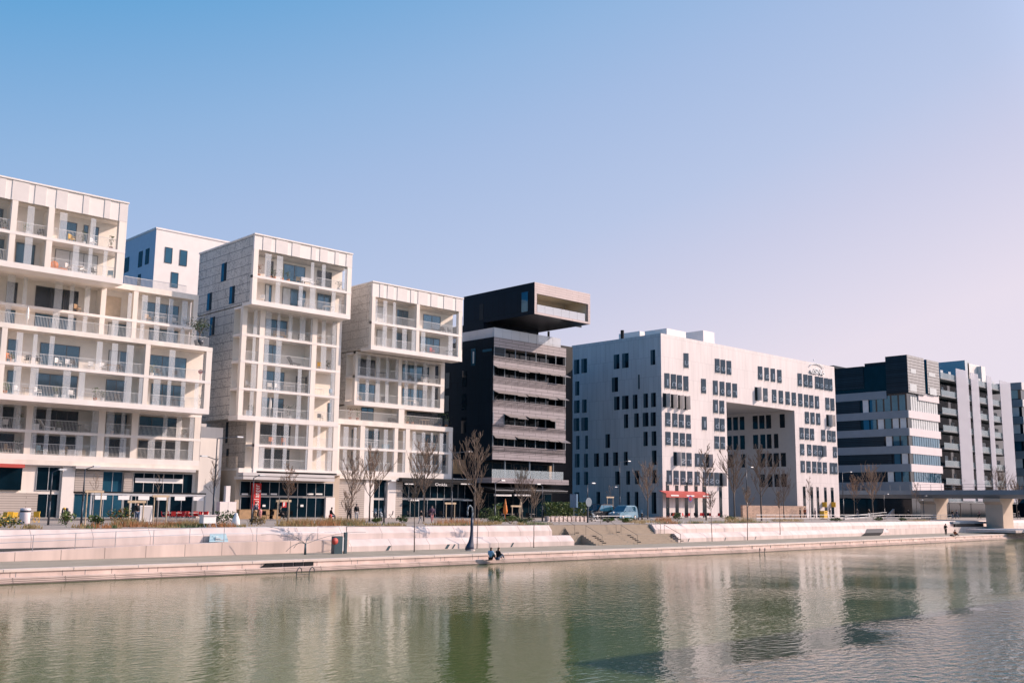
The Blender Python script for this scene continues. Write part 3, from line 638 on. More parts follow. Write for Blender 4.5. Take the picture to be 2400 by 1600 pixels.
# ---------- third white block
b3 = thing('apartment_building', (76, 98, 0), 'third white block, with a wide low wing over dark shopfronts beside the black tower', 'building', 'white loggia apartment blocks')
xa3, xb3 = XY('n', 874.4, 658.9, YA), XY('n', 1085.5, 697.5, YA); zt3 = ZY('n', 874.4, 658.9, YA)
zo3 = ZY('G', 570, 405, YA); zs3 = ZY('G', 540, 818, YA)+.1; zb3 = ZY('G', 505, 1245, YA)
cols = [(xa3, xa3+.45), (XY('G', 1262, 700, YA), XY('G', 1312, 700, YA)), (xb3-.62, xb3)]
loggias(b3, xa3, xb3, YA, [zb3+.3, zs3, zo3+.1], cols,
    {1: W('G', YA+1.9, 700, (580, 720, 'c'), (925, 1120, 'c'), (1365, 1655, 'g')), 0: W('G', YA+1.9, 1100, (585, 725, 'c'), (905, 1110, 'g'), (1315, 1640, 'g'))}, side='perforated_warm', top=zo3, dens=.5, back=10)
parapet(b3, xa3, xb3, YA, zo3+.1, zt3-.1)
s = MB(); s.box(xa3, xb3, YA+.31, YA+11.9, zo3, zt3-.12); s.build('wall', 'perforated_warm', b3)
s = MB(); s.box(xa3-.02, xa3+.3, YA+.5, YA+1.9, zb3+.1, zt3-.1); s.build('wall', 'perforated_warm', b3)
s = MB(); s.box(xa3-.06, xb3+.06, YA+.5, YA+12, zt3-.12, zt3+.02); s.build('roof_coping', 'white_trim', b3)
Y3 = 98.0
xc0, xc1 = XY('H', 338, 400, Y3), XY('H', 1712, 300, Y3)
z3 = [ZY('H', 330, 640, Y3), ZY('H', 345, 250, Y3), zb3-.1]
cols = [(XY('H', a, 400, Y3), XY('H', b_, 400, Y3)) for a, b_ in ((338, 372), (1005, 1052), (1652, 1712))]
loggias(b3, xc0, xc1, Y3, z3, cols, {1: W('H', Y3+1.9, 150, (385, 640, 'd'), (1060, 1470, 'g')), 0: W('H', Y3+1.9, 500, (372, 640), (1060, 1435, 'c'))}, side='perforated_warm', dens=.6, back=8)
# terrace storey
zt_ = ZY('n', 791.5, 980, Y3)
s = MB(); s.box(xc0, xc1, Y3+1.6, Y3+9, zt_, z3[0]-.5); s.build('wall', 'loggia_wall', b3)
for w in W('H', Y3+1.6, 850, (430, 620), (1130, 1600, 'd')): window(b3, w[0], w[1], Y3+1.58, zt_+.05, zt_+2.2, w[2] if len(w) > 2 else 'g')
s = MB(); s.box(XY('H', 1015, 850, Y3), XY('H', 1100, 850, Y3), Y3+.05, Y3+1.6, zt_, z3[0]-.3); s.build('column', 'white_render', b3)
# low wing
xl0, xl1 = XY('H', 80, 1100, Y3), XY('H', 1838, 1100, Y3)
zl = [ZY('I', 700, 312, Y3), ZY('H', 900, 1388, Y3), zt_-.6]
cols = [(xl0-.02, xl0+.3)]+[(XY('H', a, 1200, Y3), XY('H', b_, 1200, Y3)) for a, b_ in ((425, 492), (948, 1002), (1120, 1182), (1778, 1838))]
loggias(b3, xl0-.02, xl1, Y3, zl, cols, {1: W('H', Y3+1.9, 1200, (285, 372), (490, 708), (1222, 1602, 'c')), 0: W('I', Y3+1.9, 180, (125, 188), (300, 482, 'c'), (930, 1262, 'c'))}, top=zt_-.6, dens=.35, back=8, bay_rail=1.)
s = MB(); s.box(xl0-.02, xl1, Y3-.02, Y3+8, zt_-.6, zt_-.02); s.build('roof_parapet', 'white_render', b3)
railing(b3, xl0+.2, xl1-1.6, Y3+.2, zt_-.02, 1.05)
s = MB(); s.box(xl0, xl1+6.5, Y3-.01, Y3+.4, zl[0]-.95, zl[0]-.515); s.build('fascia', 'white_render', b3)
s = MB(); s.box(xl0-.5, xl1+6.4, Y3+.6, Y3+9.6, -.1, zl[0]-.6); s.build('wall', 'white_render', b3)
gbox('I', -60, 300, 470, 935, Y3+.3, .25, 'slat_panel', 'slatted_screen', b3, zlo=0); gbox('I', 300, 425, 395, 935, Y3+.3, .28, 'white_panel', 'wall_panel', b3, zlo=0)
shopwin('I', 418, 606, 400, 655, 2, b3, Y3+.3, 'window_dark'); shopwin('I', 420, 592, 672, 930, 2, b3, Y3+.3, 'window_dark', zlo=.02)
gbox('I', 606, 712, 392, 935, Y3+.3, .28, 'white_panel', 'wall_panel', b3, zlo=0); gbox('I', 712, 800, 392, 935, Y3+.3, .22, 'slat_panel', 'slatted_screen', b3, zlo=0)
shopwin('I', 802, 1980, 460, 660, 13, b3, Y3+.3, 'window_dark'); shopwin('I', 802, 1980, 676, 930, 11, b3, Y3+.3, 'window_dark', zlo=.02)
gbox('I', 795, 1900, 402, 452, Y3-.6, 1.1, 'black', 'awning', b3)
aw = gbox('I', 1000, 1470, 455, 500, Y3-.9, .3, 'black', 'awning_valance', b3)
s = MB(); text_mesh(s, 'Onkla', XY('I', 1308, 485, Y3-.93), Y3-.93, ZY('I', 1308, 494, Y3-.93), .36, fit_w=1.9); s.build('lettering', 'white_sign', aw)
for x in (905, 1640): gbox('I', x-70, x+120, 462, 476, Y3-.62, .03, 'white_sign', 'heater_strip', b3)
for x in (960, 1660): gbox('I', x-60, x+60, 672, 690, Y3-.3, .3, 'white_sign', 'sign_strip', b3)
gbox('I', 1460, 1632, 150, 335, Y3+.4, .1, 'timber_fence', 'timber_screen', b3)
#@@PART3
# ------------------------------------------------------------------ black tower with the cantilevered top
b5 = thing('office_tower', (94, 98, 0), 'black tower with taupe slatted front bands and a cantilevered box on top', 'building')
Y5 = 95.0; x50, x51 = PY(1157, 860, Y5)[0], PY(1326, 880, Y5)[0]
nz = lambda px, py: PY(px, py, Y5)[1]
z5 = [nz(1160, y) for y in (833.6, 855.8, 881, 914.5, 936, 967.3, 992.6, 1018.5, 1043.8, 1076)]
ztop = nz(1157.9, 789)
s = MB(); s.box(x50+.004, x51-.004, Y5+1.6, Y5+20, nz(1155, 1078), ztop-.35); s.box(x50+.004, x50+.5, Y5+.25, Y5+1.6, nz(1155, 1078), ztop-.35); s.box(x51-.3, x51-.004, Y5+.25, Y5+1.6, nz(1155, 1078), ztop-.35)
s.build('wall', 'black_cladding', b5)
s = MB(); s.box(x50, x51+.05, Y5-.02, Y5+20, nz(1160, 812), ztop); s.build('roof_parapet', 'taupe_slats', b5)
s = MB(); s.box(x50-.02, x50+.0, Y5, Y5+20, nz(1160, 812)-.02, ztop+.01); s.build('cladding', 'black_cladding', b5)
bandz = [(z5[1], z5[0]), (z5[3], z5[2]), (z5[5], z5[4]), (z5[7], z5[6]), (z5[9], z5[8])]
for lo, hi in bandz:
    s = MB(); n = 7; h = hi-lo
    s.box(x50, x51, Y5, Y5+.12, lo, lo+h*.52)                      # solid lower boards
    k = 0; zz_ = lo+h*.56
    while zz_ < hi-.03:                                            # open slats above
        s.box(x50, x51, Y5+.02, Y5+.08, zz_, zz_+.075); zz_ += .155
    s.box(x50, x51, Y5-.02, Y5+.14, hi-.06, hi)
    o = s.build('slatted_spandrel', 'taupe_slats', b5)
    s = MB(); s.box(x50+.01, x51-.01, Y5+.3, Y5+1.6, lo-.05, lo+.12); s.build('floor_slab', 'black_cladding', b5)
lev = [(z5[0], nz(1160, 812)), (z5[2], z5[1]), (z5[4], z5[3]), (z5[6], z5[5]), (z5[8], z5[7])]
for i, (lo, hi) in enumerate(lev):
    s = MB()
    for k in range(8):
        x = x50+.02+(x51-x50-.12)*k/7; s = MB(); s.box(x, x+.09, Y5+.0, Y5+.10, lo, hi); s.build('post', 'spandrel_shade_grey', b5)
    window(b5, x50+.52, x51-.32, Y5+1.62, lo-.6, hi, 'd', fr='frame_dark', mull=7)
    if i == 0: continue
    segs = [(0, 7, .9)] if i != 3 else [(1, 6, 1.0)]
    for a, b_, out in segs:                                       # awning shutters propped open, slightly uneven
        for k in range(a, b_):
            xa = x50+(x51-x50)*k/7; xb = x50+(x51-x50)*(k+1)/7; o_ = out*rnd.uniform(.55, 1.1); dz = rnd.uniform(.28, .5)
            s = MB(); s.add([(xa+.03, Y5, hi), (xb-.03, Y5, hi), (xb-.03, Y5-o_, hi-dz), (xa+.03, Y5-o_, hi-dz), (xa+.03, Y5, hi-.05), (xb-.03, Y5, hi-.05), (xb-.03, Y5-o_, hi-dz-.05), (xa+.03, Y5-o_, hi-dz-.05)],
                [(0,1,2,3), (7,6,5,4), (0,4,5,1), (1,5,6,2), (2,6,7,3), (3,7,4,0)]); s.build('awning_shutter', 'awning_grey', b5)
    if i == 3:
        for a in (0, 6):
            s = MB(); s.box(x50+(x51-x50)*a/7, x50+(x51-x50)*(a+1)/7, Y5+.03, Y5+.09, lo+.002, hi-.002); s.build('slatted_shutter', 'taupe_slats', b5)
s = MB(); zq = nz(1160, 812); s.box(x50, x50+(x51-x50)/7, Y5+.03, Y5+.09, lev[0][0], zq); s.build('slatted_shutter', 'louvre_dark', b5)
# roof terrace balustrade
for a, b_, side_ in ((x50+.1, x51-.8, 0), (Y5+.2, Y5+11, 1)):
    s = MB()
    if side_ == 0:
        k = a
        while k < b_-1.2: s.box(k, k+1.5, Y5+.1, Y5+.14, ztop, ztop+1.25); k += 1.54
    else:
        k = a
        while k < b_-1.2: s.box(x50+.1, x50+.14, k, k+1.5, ztop, ztop+1.25); k += 1.54
    s.build('glass_balustrade', 'balustrade_glass', b5)
# the cantilevered box
Y6 = 90.5; cx0, cz1 = PY(1252.8, 660.7, Y6); cx1 = PY(1383, 690, Y6)[0]; cz0 = PY(1252, 735, Y6)[1]; yb6 = PX(1087, 695, cx0)[0]
cth = .55
s = MB()
s.box(cx0, cx0+.5, Y6, yb6, cz0, cz1); s.build('wall', 'black_cladding', b5)
s = MB(); s.box(cx0+.501, cx1, Y6+.3, yb6, cz1-.9, cz1-.01); s.build('roof', 'pale_slats', b5)
zo_ = PY(*nat('J', 1420, 300), Y6)[1]; zf_ = PY(*nat('J', 1400, 590), Y6)[1]
s = MB(); s.box(cx0+.02, cx1, Y6-.02, Y6+.3, zo_-.1, cz1); s.box(cx0+.02, cx0+.42, Y6-.02, Y6+.3, zf_, zo_-.1); s.box(cx1-.42, cx1, Y6-.02, Y6+.3, zf_, zo_-.1); s.box(cx0+.02, cx1, Y6-.02, Y6+.3, cz0, zf_)
s.build('frame', 'pale_slats', b5)
s = MB(); s.box(cx0+.501, cx1-.4, Y6+.301, yb6-.5, cz0+.14, zf_); s.build('terrace_floor', 'soffit', b5)
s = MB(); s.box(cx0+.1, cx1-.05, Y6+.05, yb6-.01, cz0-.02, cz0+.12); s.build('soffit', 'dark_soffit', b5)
s = MB(); s.box(cx0+.501, cx1-.4, Y6+4.2, Y6+4.4, zf_+.001, cz1-.901); s.build('wall', 'soffit', b5)
s = MB(); s.box(cx1-.399, cx1-.03, Y6+.3, yb6, cz0+.12, cz1-.92); s.build('wall', 'soffit', b5)
s = MB(); s.box(cx0+.502, cx1-.401, Y6+.31, Y6+4.2, cz1-1.0, cz1-.902); s.build('ceiling', 'soffit', b5)
window(b5, XY('J', 2025, 500, Y6+4.2), XY('J', 2105, 500, Y6+4.2), Y6+4.19, zf_+.1, zf_+2.3, 'd')
s = MB(); x = cx0+.6
while x < cx1-1.5: s.box(x, x+1.5, Y6+.2, Y6+.24, zf_+.02, zf_+1.05); x += 1.53
s.build('glass_balustrade', 'balustrade_glass', b5)
for xa, xb, ya, yb in ((1195, 1290, 280, 600), (550, 610, 470, 720)):
    ya_, z1_ = PX(*nat('J', xb, ya), cx0); yb_ = PX(*nat('J', xa, ya), cx0)[0]; z0_ = PX(*nat('J', xa, yb), cx0)[1]
    s = MB(); s.box(cx0-.03, cx0+.01, ya_, yb_, z0_, z1_); s.build('window', 'window_glass' if xa > 1000 else 'black', b5)
# black rear wing that closes the gap towards the white gate building
s = MB(); s.box(x51-.6, XY('n', 1342, 900, 107.), 107., 119, -.1, PY(1335, 812, 107.)[1]); s.build('wing', 'black', b5)
# windows in the black side wall
for xa, xb, ya, yb, m_ in ((425,490,1150,1420,'curtain'),(600,740,1150,1210,'window_glass')):
    y0_, z1_ = PX(*nat('J', xb, ya), x50); y1_ = PX(*nat('J', xa, ya), x50)[0]; z0_ = PX(*nat('J', xa, yb), x50)[1]
    s = MB(); s.box(x50-.05, x50-.021, y0_, y1_, z0_, z1_); o = s.build('window', 'window_glass', b5)
    if m_ == 'curtain': s = MB(); s.box(x50-.056, x50-.051, y0_+(y1_-y0_)*.3, y0_+(y1_-y0_)*.6, z0_+.3, z1_-.4); s.build('curtain', 'curtain', o)
for k in range(5):
    for y_ in (Y5+5.2, Y5+8.6):
        z_ = 4.6+k*3.05; s = MB(); s.box(x50-.045, x50-.02 if z_ > 7.6 else x50+.0, y_, y_+.85, z_, z_+2.1); s.build('window', 'window_dark', b5)
# core that carries the box
kx1 = XY('J', 1450, 950, Y5+4.5)
s = MB(); s.box(x50+2.2, kx1, Y5+4.5, Y5+16, ztop-.3, cz0-.02); s.build('core', 'black_cladding', b5)
s = MB(); s.tube((kx1+1.1, Y5+3.6, ztop-.3), (kx1+1.1, Y5+3.6, cz0), .16, n=8); s.build('column', 'black', b5)
# foot of the tower: recessed floor, glass terrace, canopies
zb_ = nz(1155, 1077.5); z1_ = nz(1158, 1119); z0_ = nz(1158, 1131)
s = MB(); s.box(x50-.6, x51-.2, Y5+2.4, Y5+18, 0, zb_-.003); s.build('wall', 'black_cladding', b5)
window(b5, x50+.4, x51-1., Y5+2.38, z1_+.1, zb_-.15, 'd', mull=7)
s = MB(); s.box(x50-.5, x51+.1, Y5-.5, Y5+2.4, z0_, z1_); s.build('terrace_slab', 'taupe_slats', b5)
s = MB(); x = x50-.4
while x < x51-1.3: s.box(x, x+1.4, Y5-.4, Y5-.36, z1_, z1_+1.05); x += 1.43
s.build('glass_balustrade', 'clear_glass', b5)
for k in range(3):
    x = x50+2.5+k*4.4; s = MB(); s.tube((x, Y5+.4, z1_), (x, Y5+.4, zb_), .1, n=8); s.build('column', 'spandrel_shade_grey', b5)
s = MB(); s.box(XY('L', 1338, 230, Y5), XY('L', 1368, 230, Y5), Y5+.2, Y5+.5, z1_, zb_-.4); s.build('timber_post', 'wood', b5)
for xa, xb in ((590, 840), (860, 1570)):
    xa_, xb_ = XY('L', xa, 520, Y5-2.2), XY('L', xb, 520, Y5-2.2); zc = PY(*nat('L', xa, 508), Y5-2.2)[1]
    s = MB(); s.prism([(Y5+2.3, zc+.75), (Y5-2.2, zc), (Y5-2.2, zc-.25), (Y5-2.15, zc-.25), (Y5+2.3, zc+.68)], 0, xa_, xb_); s.build('black_awning', 'black', b5)
    s = MB(); s.box(xa_, xb_, Y5-2.24, Y5-2.202, zc-.03, zc+.02); s.build('awning_edge', 'frame_light', b5)
    s = MB(); s.box(xa_+.2, xa_+3.0, Y5-1.9, Y5-1.7, zc-.72, zc-.5); s.build('heater_strip', 'white_sign', b5)
shopz = nz(1170, 1180)
window(b5, x50, x51-.3, Y5+2.3, .02, z0_-1.2, 'd', fr='frame_dark', mull=9)

# ------------------------------------------------------------------ white gate-shaped office building with lettered shutters
YG = 97.0
b6 = thing('office_building', (150, 97, 0), 'white office block with a tall rectangular opening and shutters with letters on them', 'building')
gx0, gzt = PY(1548.6, 780.5, YG); gx1 = PY(1955, 857, YG)[0]; gx1 = max(gx1, PY(1965, 1205, YG)[0])
hx0, hx1_, hzt = PY(1702.5, 950, YG)[0], PY(1862, 965, YG)[0], PY(1701, 941, YG)[1]
GD = 19.0; gyb = PX(1340, 812, gx0)[0]; gyb = max(gyb, YG+18)
for nm, a, b_, zl_, zh_ in (('wing', gx0, hx0, -.1, gzt), ('wing', hx1_, gx1, -.1, gzt), ('bridge_storeys', hx0+.001, hx1_-.001, hzt, gzt-.004)):
    s = MB(); s.box(a, b_, YG, gyb, zl_, zh_); s.build(nm, 'pale_cladding', b6)
s = MB(); s.box(gx0-.012, gx0-.002, YG+.02, gyb, 0, gzt-.02); s.build('cladding', 'pale_cladding_shaded', b6)
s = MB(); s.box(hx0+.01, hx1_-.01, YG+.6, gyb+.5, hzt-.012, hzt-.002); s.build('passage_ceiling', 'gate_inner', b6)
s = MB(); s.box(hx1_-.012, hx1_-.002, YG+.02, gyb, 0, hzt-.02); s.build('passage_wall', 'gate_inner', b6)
# windows, front: rows given where each one stands
def zrow(px, py): return PY(px, py, YG)[1]
rows = []
for yt, yb in ((382, 570), (640, 838), (905, 1090), (1155, 1337)): rows.append((ZY('M', 1350, yt+(0 if yt > 400 else 40), YG), ZY('M', 1350, yb+(0 if yt > 400 else 40), YG)))
rows[0] = (ZY('M', 1610, 380, YG), ZY('M', 1610, 570, YG))
for yt, yb in ((60, 225), (300, 470), (530, 705)): rows.append((ZY('O', 1290, yt, YG), ZY('O', 1290, yb, YG)))
# px of each window's right edge, letter (as on the shutter), 'p' plain
FRONT = [
 [(1614.5,'u')]+[(x,c) for x, c in ((1687,'s'),(1700,'u'),(1714,'r'),(1786.5,'v'),(1801.5,'a'),(1816,'l'),(1831,'e'),(1878,'a'),(1891.5,'b'),(1902.5,'a'),(1918,'r'),(1928,'e'),(1939,'s'),(1949,'s'))],
 [(x,c) for x, c in ((1570,'l'),(1585,'n'),(1599,'e'),(1614,'.'),(1655,'e'),(1682.5,'l'),(1698,'o'),(1713,'e'),(1727.5,'r'),(1779,'p'),(1798.5,'e'),(1819,'d'),(1834.5,'e'),(1850,'r'),(1864.5,'o'),(1879.5,'c'),(1893,'r'),(1905,'s'),(1918,'l'),(1942,'e'),(1953.5,'.'))],
 [(x,c) for x, c in ((1566,'p'),(1583,'p'),(1598,'p'),(1613,'p'),(1683,'l'),(1697.5,'n'),(1895,'o'),(1908,'l'),(1921,'l'),(1944.5,'p'),(1951,'p'))],
 [(x,c) for x, c in ((1572,'s'),(1588.5,'a'),(1603.5,'r'),(1619,'o'),(1657,'l'),(1686,'b'),(1698.5,'e'),(1883,'n'),(1895,'s'),(1907,'n'),(1933,'e'),(1946.5,'d'),(1957,'e'))],
 [(x,c) for x, c in ((1572.5,'s'),(1590.5,'s'),(1606,'o'),(1621,'r'),(1686,'r'),(1699.5,'r'),(1884.5,'s'),(1901,'d'),(1914,'s'),(1925,'n'),(1931,'p'),(1960.5,'n'))],
 [(x,c) for x, c in ((1591,'p'),(1607,'s'),(1621.5,'r'),(1641,'l'),(1653.5,'s'),(1666,'p'),(1886,'l'),(1899.5,'r'),(1913,'r'),(1925,'r'),(1937.5,'s'),(1953.5,'l'),(1962,'l'))],
 [(x,c) for x, c in ((1575.5,'l'),(1591.5,'r'),(1607.5,'c'),(1623.5,'e'),(1640.5,'l'),(1660,'s'),(1673,'s'),(1686,'o'),(1698,'p'))],
]
rows[5] = (rows[5][0], rows[5][1])
WW = 1.3; ang = rad(29)
for L, row in enumerate(FRONT):
    for px, ch in row:
        zh_, zl_ = rows[L]; py = 880+45*L
        # same storey further right sits lower in the picture; x only is read here
        xr_ = PY(px, py, YG)[0]; xl_ = xr_-WW
        s = MB(); s.box(xl_, xr_, YG-.012, YG+.02, zl_, zh_); o = s.build('shuttered_window', 'window_dark', b6)
        s = MB(); s.box(xl_-.05, xr_+.05, YG-.05, YG-.014, zl_-.06, zl_); s.build('sill', 'white_trim', o)
        if ch == 'p':
            s = MB(); s.box(xr_-.5, xr_-.44, YG-.85, YG-.02, zl_+.02, zh_-.02); s.build('shutter', 'white_trim', o); continue
        # leaf hinged on the left edge and swung out, so that its face turns away from the sun
        w = WW*.62; ux, uy = math.cos(ang), -math.sin(ang); hx_, hy_ = xl_+.02, YG-.055; ex, ey = hx_+w*ux, hy_+w*uy; nx, ny = math.sin(ang)*.04, math.cos(ang)*.04
        s = MB(); s.add([(hx_,hy_,zl_+.02),(ex,ey,zl_+.02),(ex+nx,ey+ny,zl_+.02),(hx_+nx,hy_+ny,zl_+.02),(hx_,hy_,zh_-.02),(ex,ey,zh_-.02),(ex+nx,ey+ny,zh_-.02),(hx_+nx,hy_+ny,zh_-.02)],
              [(3,2,1,0),(4,5,6,7),(0,1,5,4),(1,2,6,5),(2,3,7,6),(3,0,4,7)])
        s.build('shutter', 'shutter_grey', o)
        s = MB(); f_ = .56; mx_, my_ = hx_+w*ux*f_-math.sin(ang)*.03, hy_+w*uy*f_-math.cos(ang)*.03
        text_mesh(s, ch, mx_, my_, zl_+.42, 1.05, mirror=True, fit_w=(.16 if ch == '.' else .24 if ch == 'l' else .66), yaw_=-ang)
        s.build('letter', 'letter_pale', o)
# windows, shaded left side (read on that wall)
SIDE = [[(145,212,468,655),(240,312,455,640),(665,738,400,588),(775,858,385,575),(1148,1207,338,533)],
        [(160,212,750,935),(640,720,700,888),(985,1003,660,850)],
        [(145,215,1000,1165),(250,308,988,1160),(670,740,950,1125),(775,858,940,1115),(915,975,925,1110),(1055,1112,910,1095),(1155,1215,900,1085)],
        [(140,210,1232,1400),(240,325,1225,1395),(800,852,1180,1360),(935,992,1168,1350),(1045,1118,1160,1340),(1150,1215,1155,1335)]]
SIDE2 = [[(160,200,110,275),(270,303,108,270),(520,572,90,258),(985,1035,60,235),(1085,1140,55,230)],
         [(145,200,330,495),(258,303,330,497),(380,438,325,488),(500,555,318,480),(615,672,312,475),(745,790,305,470),(1090,1143,290,465)],
         [(160,203,555,710),(258,305,550,710),(640,690,545,705),(775,818,540,705),(880,930,535,700),(1090,1143,528,690)],
         [(140,195,800,960),(410,452,795,990),(780,815,795,1060),(880,920,795,1060),(1085,1140,800,1060)]]
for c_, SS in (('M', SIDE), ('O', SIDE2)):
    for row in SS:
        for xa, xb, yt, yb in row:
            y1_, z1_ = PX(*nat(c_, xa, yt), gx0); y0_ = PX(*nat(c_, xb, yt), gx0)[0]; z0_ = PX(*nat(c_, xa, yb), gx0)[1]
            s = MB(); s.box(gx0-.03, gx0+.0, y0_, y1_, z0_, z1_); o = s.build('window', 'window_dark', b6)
            s = MB(); s.box(gx0-.05, gx0-.031, y0_+.5*(y1_-y0_), y1_, z0_+.02, z1_-.02); s.build('shutter', 'teal_metal', o)  # flat teal strip stands in for the lit half of the window recess
# windows in the shaded side wall of the passage
BACK = [('N', 1215, 1380, ((360,415),(438,500),(525,585),(695,760),(780,848),(870,935),(1050,1115))), ('N', 1465, 1640, ((360,420),(440,500),(530,590),(700,765),(795,860),(880,940),(975,1030))),
        ('P', 345, 500, ((345,400),(510,555),(735,800),(825,885),(905,970),(995,1055))), ('P', 600, 745, ((745,800),(835,890),(915,970),(1000,1060)))]
for c_, yt, yb, xs_ in BACK:
    for xa, xb in xs_:
        xw_ = hx1_-.012; ya_ = YX(c_, xb, yt, xw_)[0]; yb_ = YX(c_, xa, yt, xw_)[0]; zh_ = YX(c_, 800, yt-20, xw_)[1]; zl_ = YX(c_, 800, yb-10, xw_)[1]
        s = MB(); s.box(xw_-.03, xw_+.005, ya_, yb_, zl_, zh_); s.build('tinted_window', 'window_dark', b6)
# rooftop plant, ground floor
for xa, xb, ya, yb, yy in ((1180, 1610, 50, 125, YG+3), (885, 1130, 98, 160, YG+9), (1840, 1985, 115, 215, YG+4)):
    xa_, xb_ = XY('M', xa+(180 if xa == 1180 else (120 if xa == 885 else 0)), yb, yy), XY('M', xb, yb, yy); zt_2 = ZY('M', xa+180, ya, yy)
    s = MB(); s.box(xa_, xb_, yy, yy+4.5, gzt-.1, zt_2); s.build('roof_plant_box', 'white_panel', b6)
s = MB(); yy, _z = PX(*nat('M', 760, 190), gx0); s.tube((gx0+.3, yy, gzt-.1), (gx0+.3, yy, gzt+1.4), .28, n=8); s.build('vent_pipe', 'black', b6)
for xa, xb in ((1262, 1300), (1375, 1415), (1490, 1530), (1612, 1650), (1710, 1745)):
    x0_, x1_ = XY('O', xa, 980, YG), XY('O', xb, 980, YG); s = MB(); s.box(x0_, x1_, YG-.03, YG+.01, .05, 5.4); s.build('shop_window', 'window_dark', b6)
for xa, xb in ((240, 275),): 
    x0_, x1_ = XY('P', xa, 930, YG), XY('P', xb, 930, YG); s = MB(); s.box(x0_, x1_, YG-.03, YG+.01, .05, 5.3); s.build('shop_window', 'window_dark', b6)
for xa, xb in ((1270, 1302), (1362, 1392), (1437, 1465), (1530, 1560), (1612, 1645)):
    x0_, x1_ = XY('P', xa, 960, YG), XY('P', xb, 960, YG); s = MB(); s.box(x0_, x1_, YG-.03, YG+.01, .05, 5.4); s.build('shop_window', 'window_dark', b6)
x0_, x1_ = XY('O', 1250, 830, YG-1.2), XY('O', 1790, 830, YG-1.2); zc = ZY('O', 1255, 815, YG-1.2)
s = MB(); s.prism([(YG-.01, zc+.45), (YG-1.4, zc+.02), (YG-1.4, zc-.55), (YG-1.35, zc-.55), (YG-1.3, zc), (YG-.01, zc+.4)], 0, x0_, x1_); aw = s.build('red_awning', 'red_awning', b6)
for k in (.1, .45, .82):
    s = MB(); x = x0_+(x1_-x0_)*k; s.box(x, x+1.9, YG-1.43, YG-1.405, zc-.36, zc-.16); s.build('awning_lettering', 'white_sign', aw)
# raised sign with an arc over four letters, at the top right
sx0, sx1 = XY('n', 1897, 868, YG), XY('n', 1929, 876, YG); szl = ZY('n', 1899, 874, YG)
s = MB()
for ch, k in zip('eSNG', (.12, .38, .64, .9)): text_mesh(s, ch, sx0+(sx1-sx0)*k, YG-.16, szl-.0, 1.0, fit_w=(sx1-sx0)*.25, depth=.2)
pts = [(sx0+(sx1-sx0)*(.5-.5*math.cos(math.pi*k/12)), szl+1.15+.75*math.sin(math.pi*k/12)) for k in range(13)]
for a, b_ in zip(pts[:-1], pts[1:]): s.tube((a[0], YG-.16, a[1]), (b_[0], YG-.16, b_[1]), .09, n=4)
s.ell(((sx0*.7+sx1*.3), YG-.16, szl+2.5), (.16, .1, .16)); s.build('roof_sign', 'letter_pale', b6)

# ------------------------------------------------------------------ dark banded office block beyond the footbridge
YD = 95.0
b7 = thing('office_building', (210, 97, 0), 'dark office block with concrete bands and black louvred top, right of the white gate building', 'building')
dx0 = PY(2128, 960, YD)[0]; dzt = PY(2120.5, 831, YD)[1]
dz = lambda px, py: PY(px, py, YD)[1]
dx1 = XY('Q', 1835, 800, YD); dyb = YD+34
s = MB(); s.box(dx0+.25, dx1-.5, YD+.25, dyb, -.1, dz(2120, 850)); s.build('wall', 'window_dark', b7)
bands = [(960.8, 978.4), (1002, 1019.7), (1043, 1061.5), (1086, 1104), (1128, 1150)]
bl = []
for ya, yb in bands:
    zh_, zl_ = dz(2130, ya), dz(2130, yb); bl.append((zl_, zh_))
    s = MB(); s.box(dx0, dx0+.3, YD, dyb, zl_, zh_); s.build('spandrel_band', 'spandrel_shade_grey', b7)  # side run of the pale bands, darkened in colour for shade
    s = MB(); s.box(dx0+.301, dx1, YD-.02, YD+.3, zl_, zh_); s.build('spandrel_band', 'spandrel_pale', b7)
zt0 = dz(2125, 937); zt1 = dz(2125, 919)
for ya, yb in ((650, 830),):
    zh_, zl_ = ZY('Q', 1520, ya, YD), ZY('Q', 1520, yb-65, YD)
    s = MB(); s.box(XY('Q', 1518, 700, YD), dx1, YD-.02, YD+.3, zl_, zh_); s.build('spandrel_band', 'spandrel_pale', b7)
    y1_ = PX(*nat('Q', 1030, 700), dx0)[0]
    s = MB(); s.box(dx0-.01, dx0+.3, y1_, dyb, zl_+.2, zh_+.25); s.build('spandrel_band', 'spandrel_shade_grey', b7)
tops = [zt1-.4]+[b_[0] for b_ in bl]; bots = [b_[1] for b_ in bl]
for i, (zl_, zh_) in enumerate(zip(bots, tops)):
    y = YD+.6; k = 0; ym = YD+(9, 9, 4, 2.5, 4.5)[i]
    while y < ym:
        s = MB(); s.box(dx0+.2, dx0+.26, y, y+1.25, zl_, zh_); s.build('window', 'curtain' if rnd.random() < .45 else 'window_glass', b7); y += 1.6
    s = MB(); s.box(dx0+.1, dx0+.24, ym+1.5, dyb, zl_, zh_); s.build('louvre_screen', 'louvre_dark', b7)
    s = MB(); x = dx0+1.8
    while x < dx1-1.2: s.box(x, x+.85, YD+.2, YD+.245, zl_, zh_); x += 1.05
    s.build('window_strip', 'curtain' if i < 2 else 'window_glass', b7)
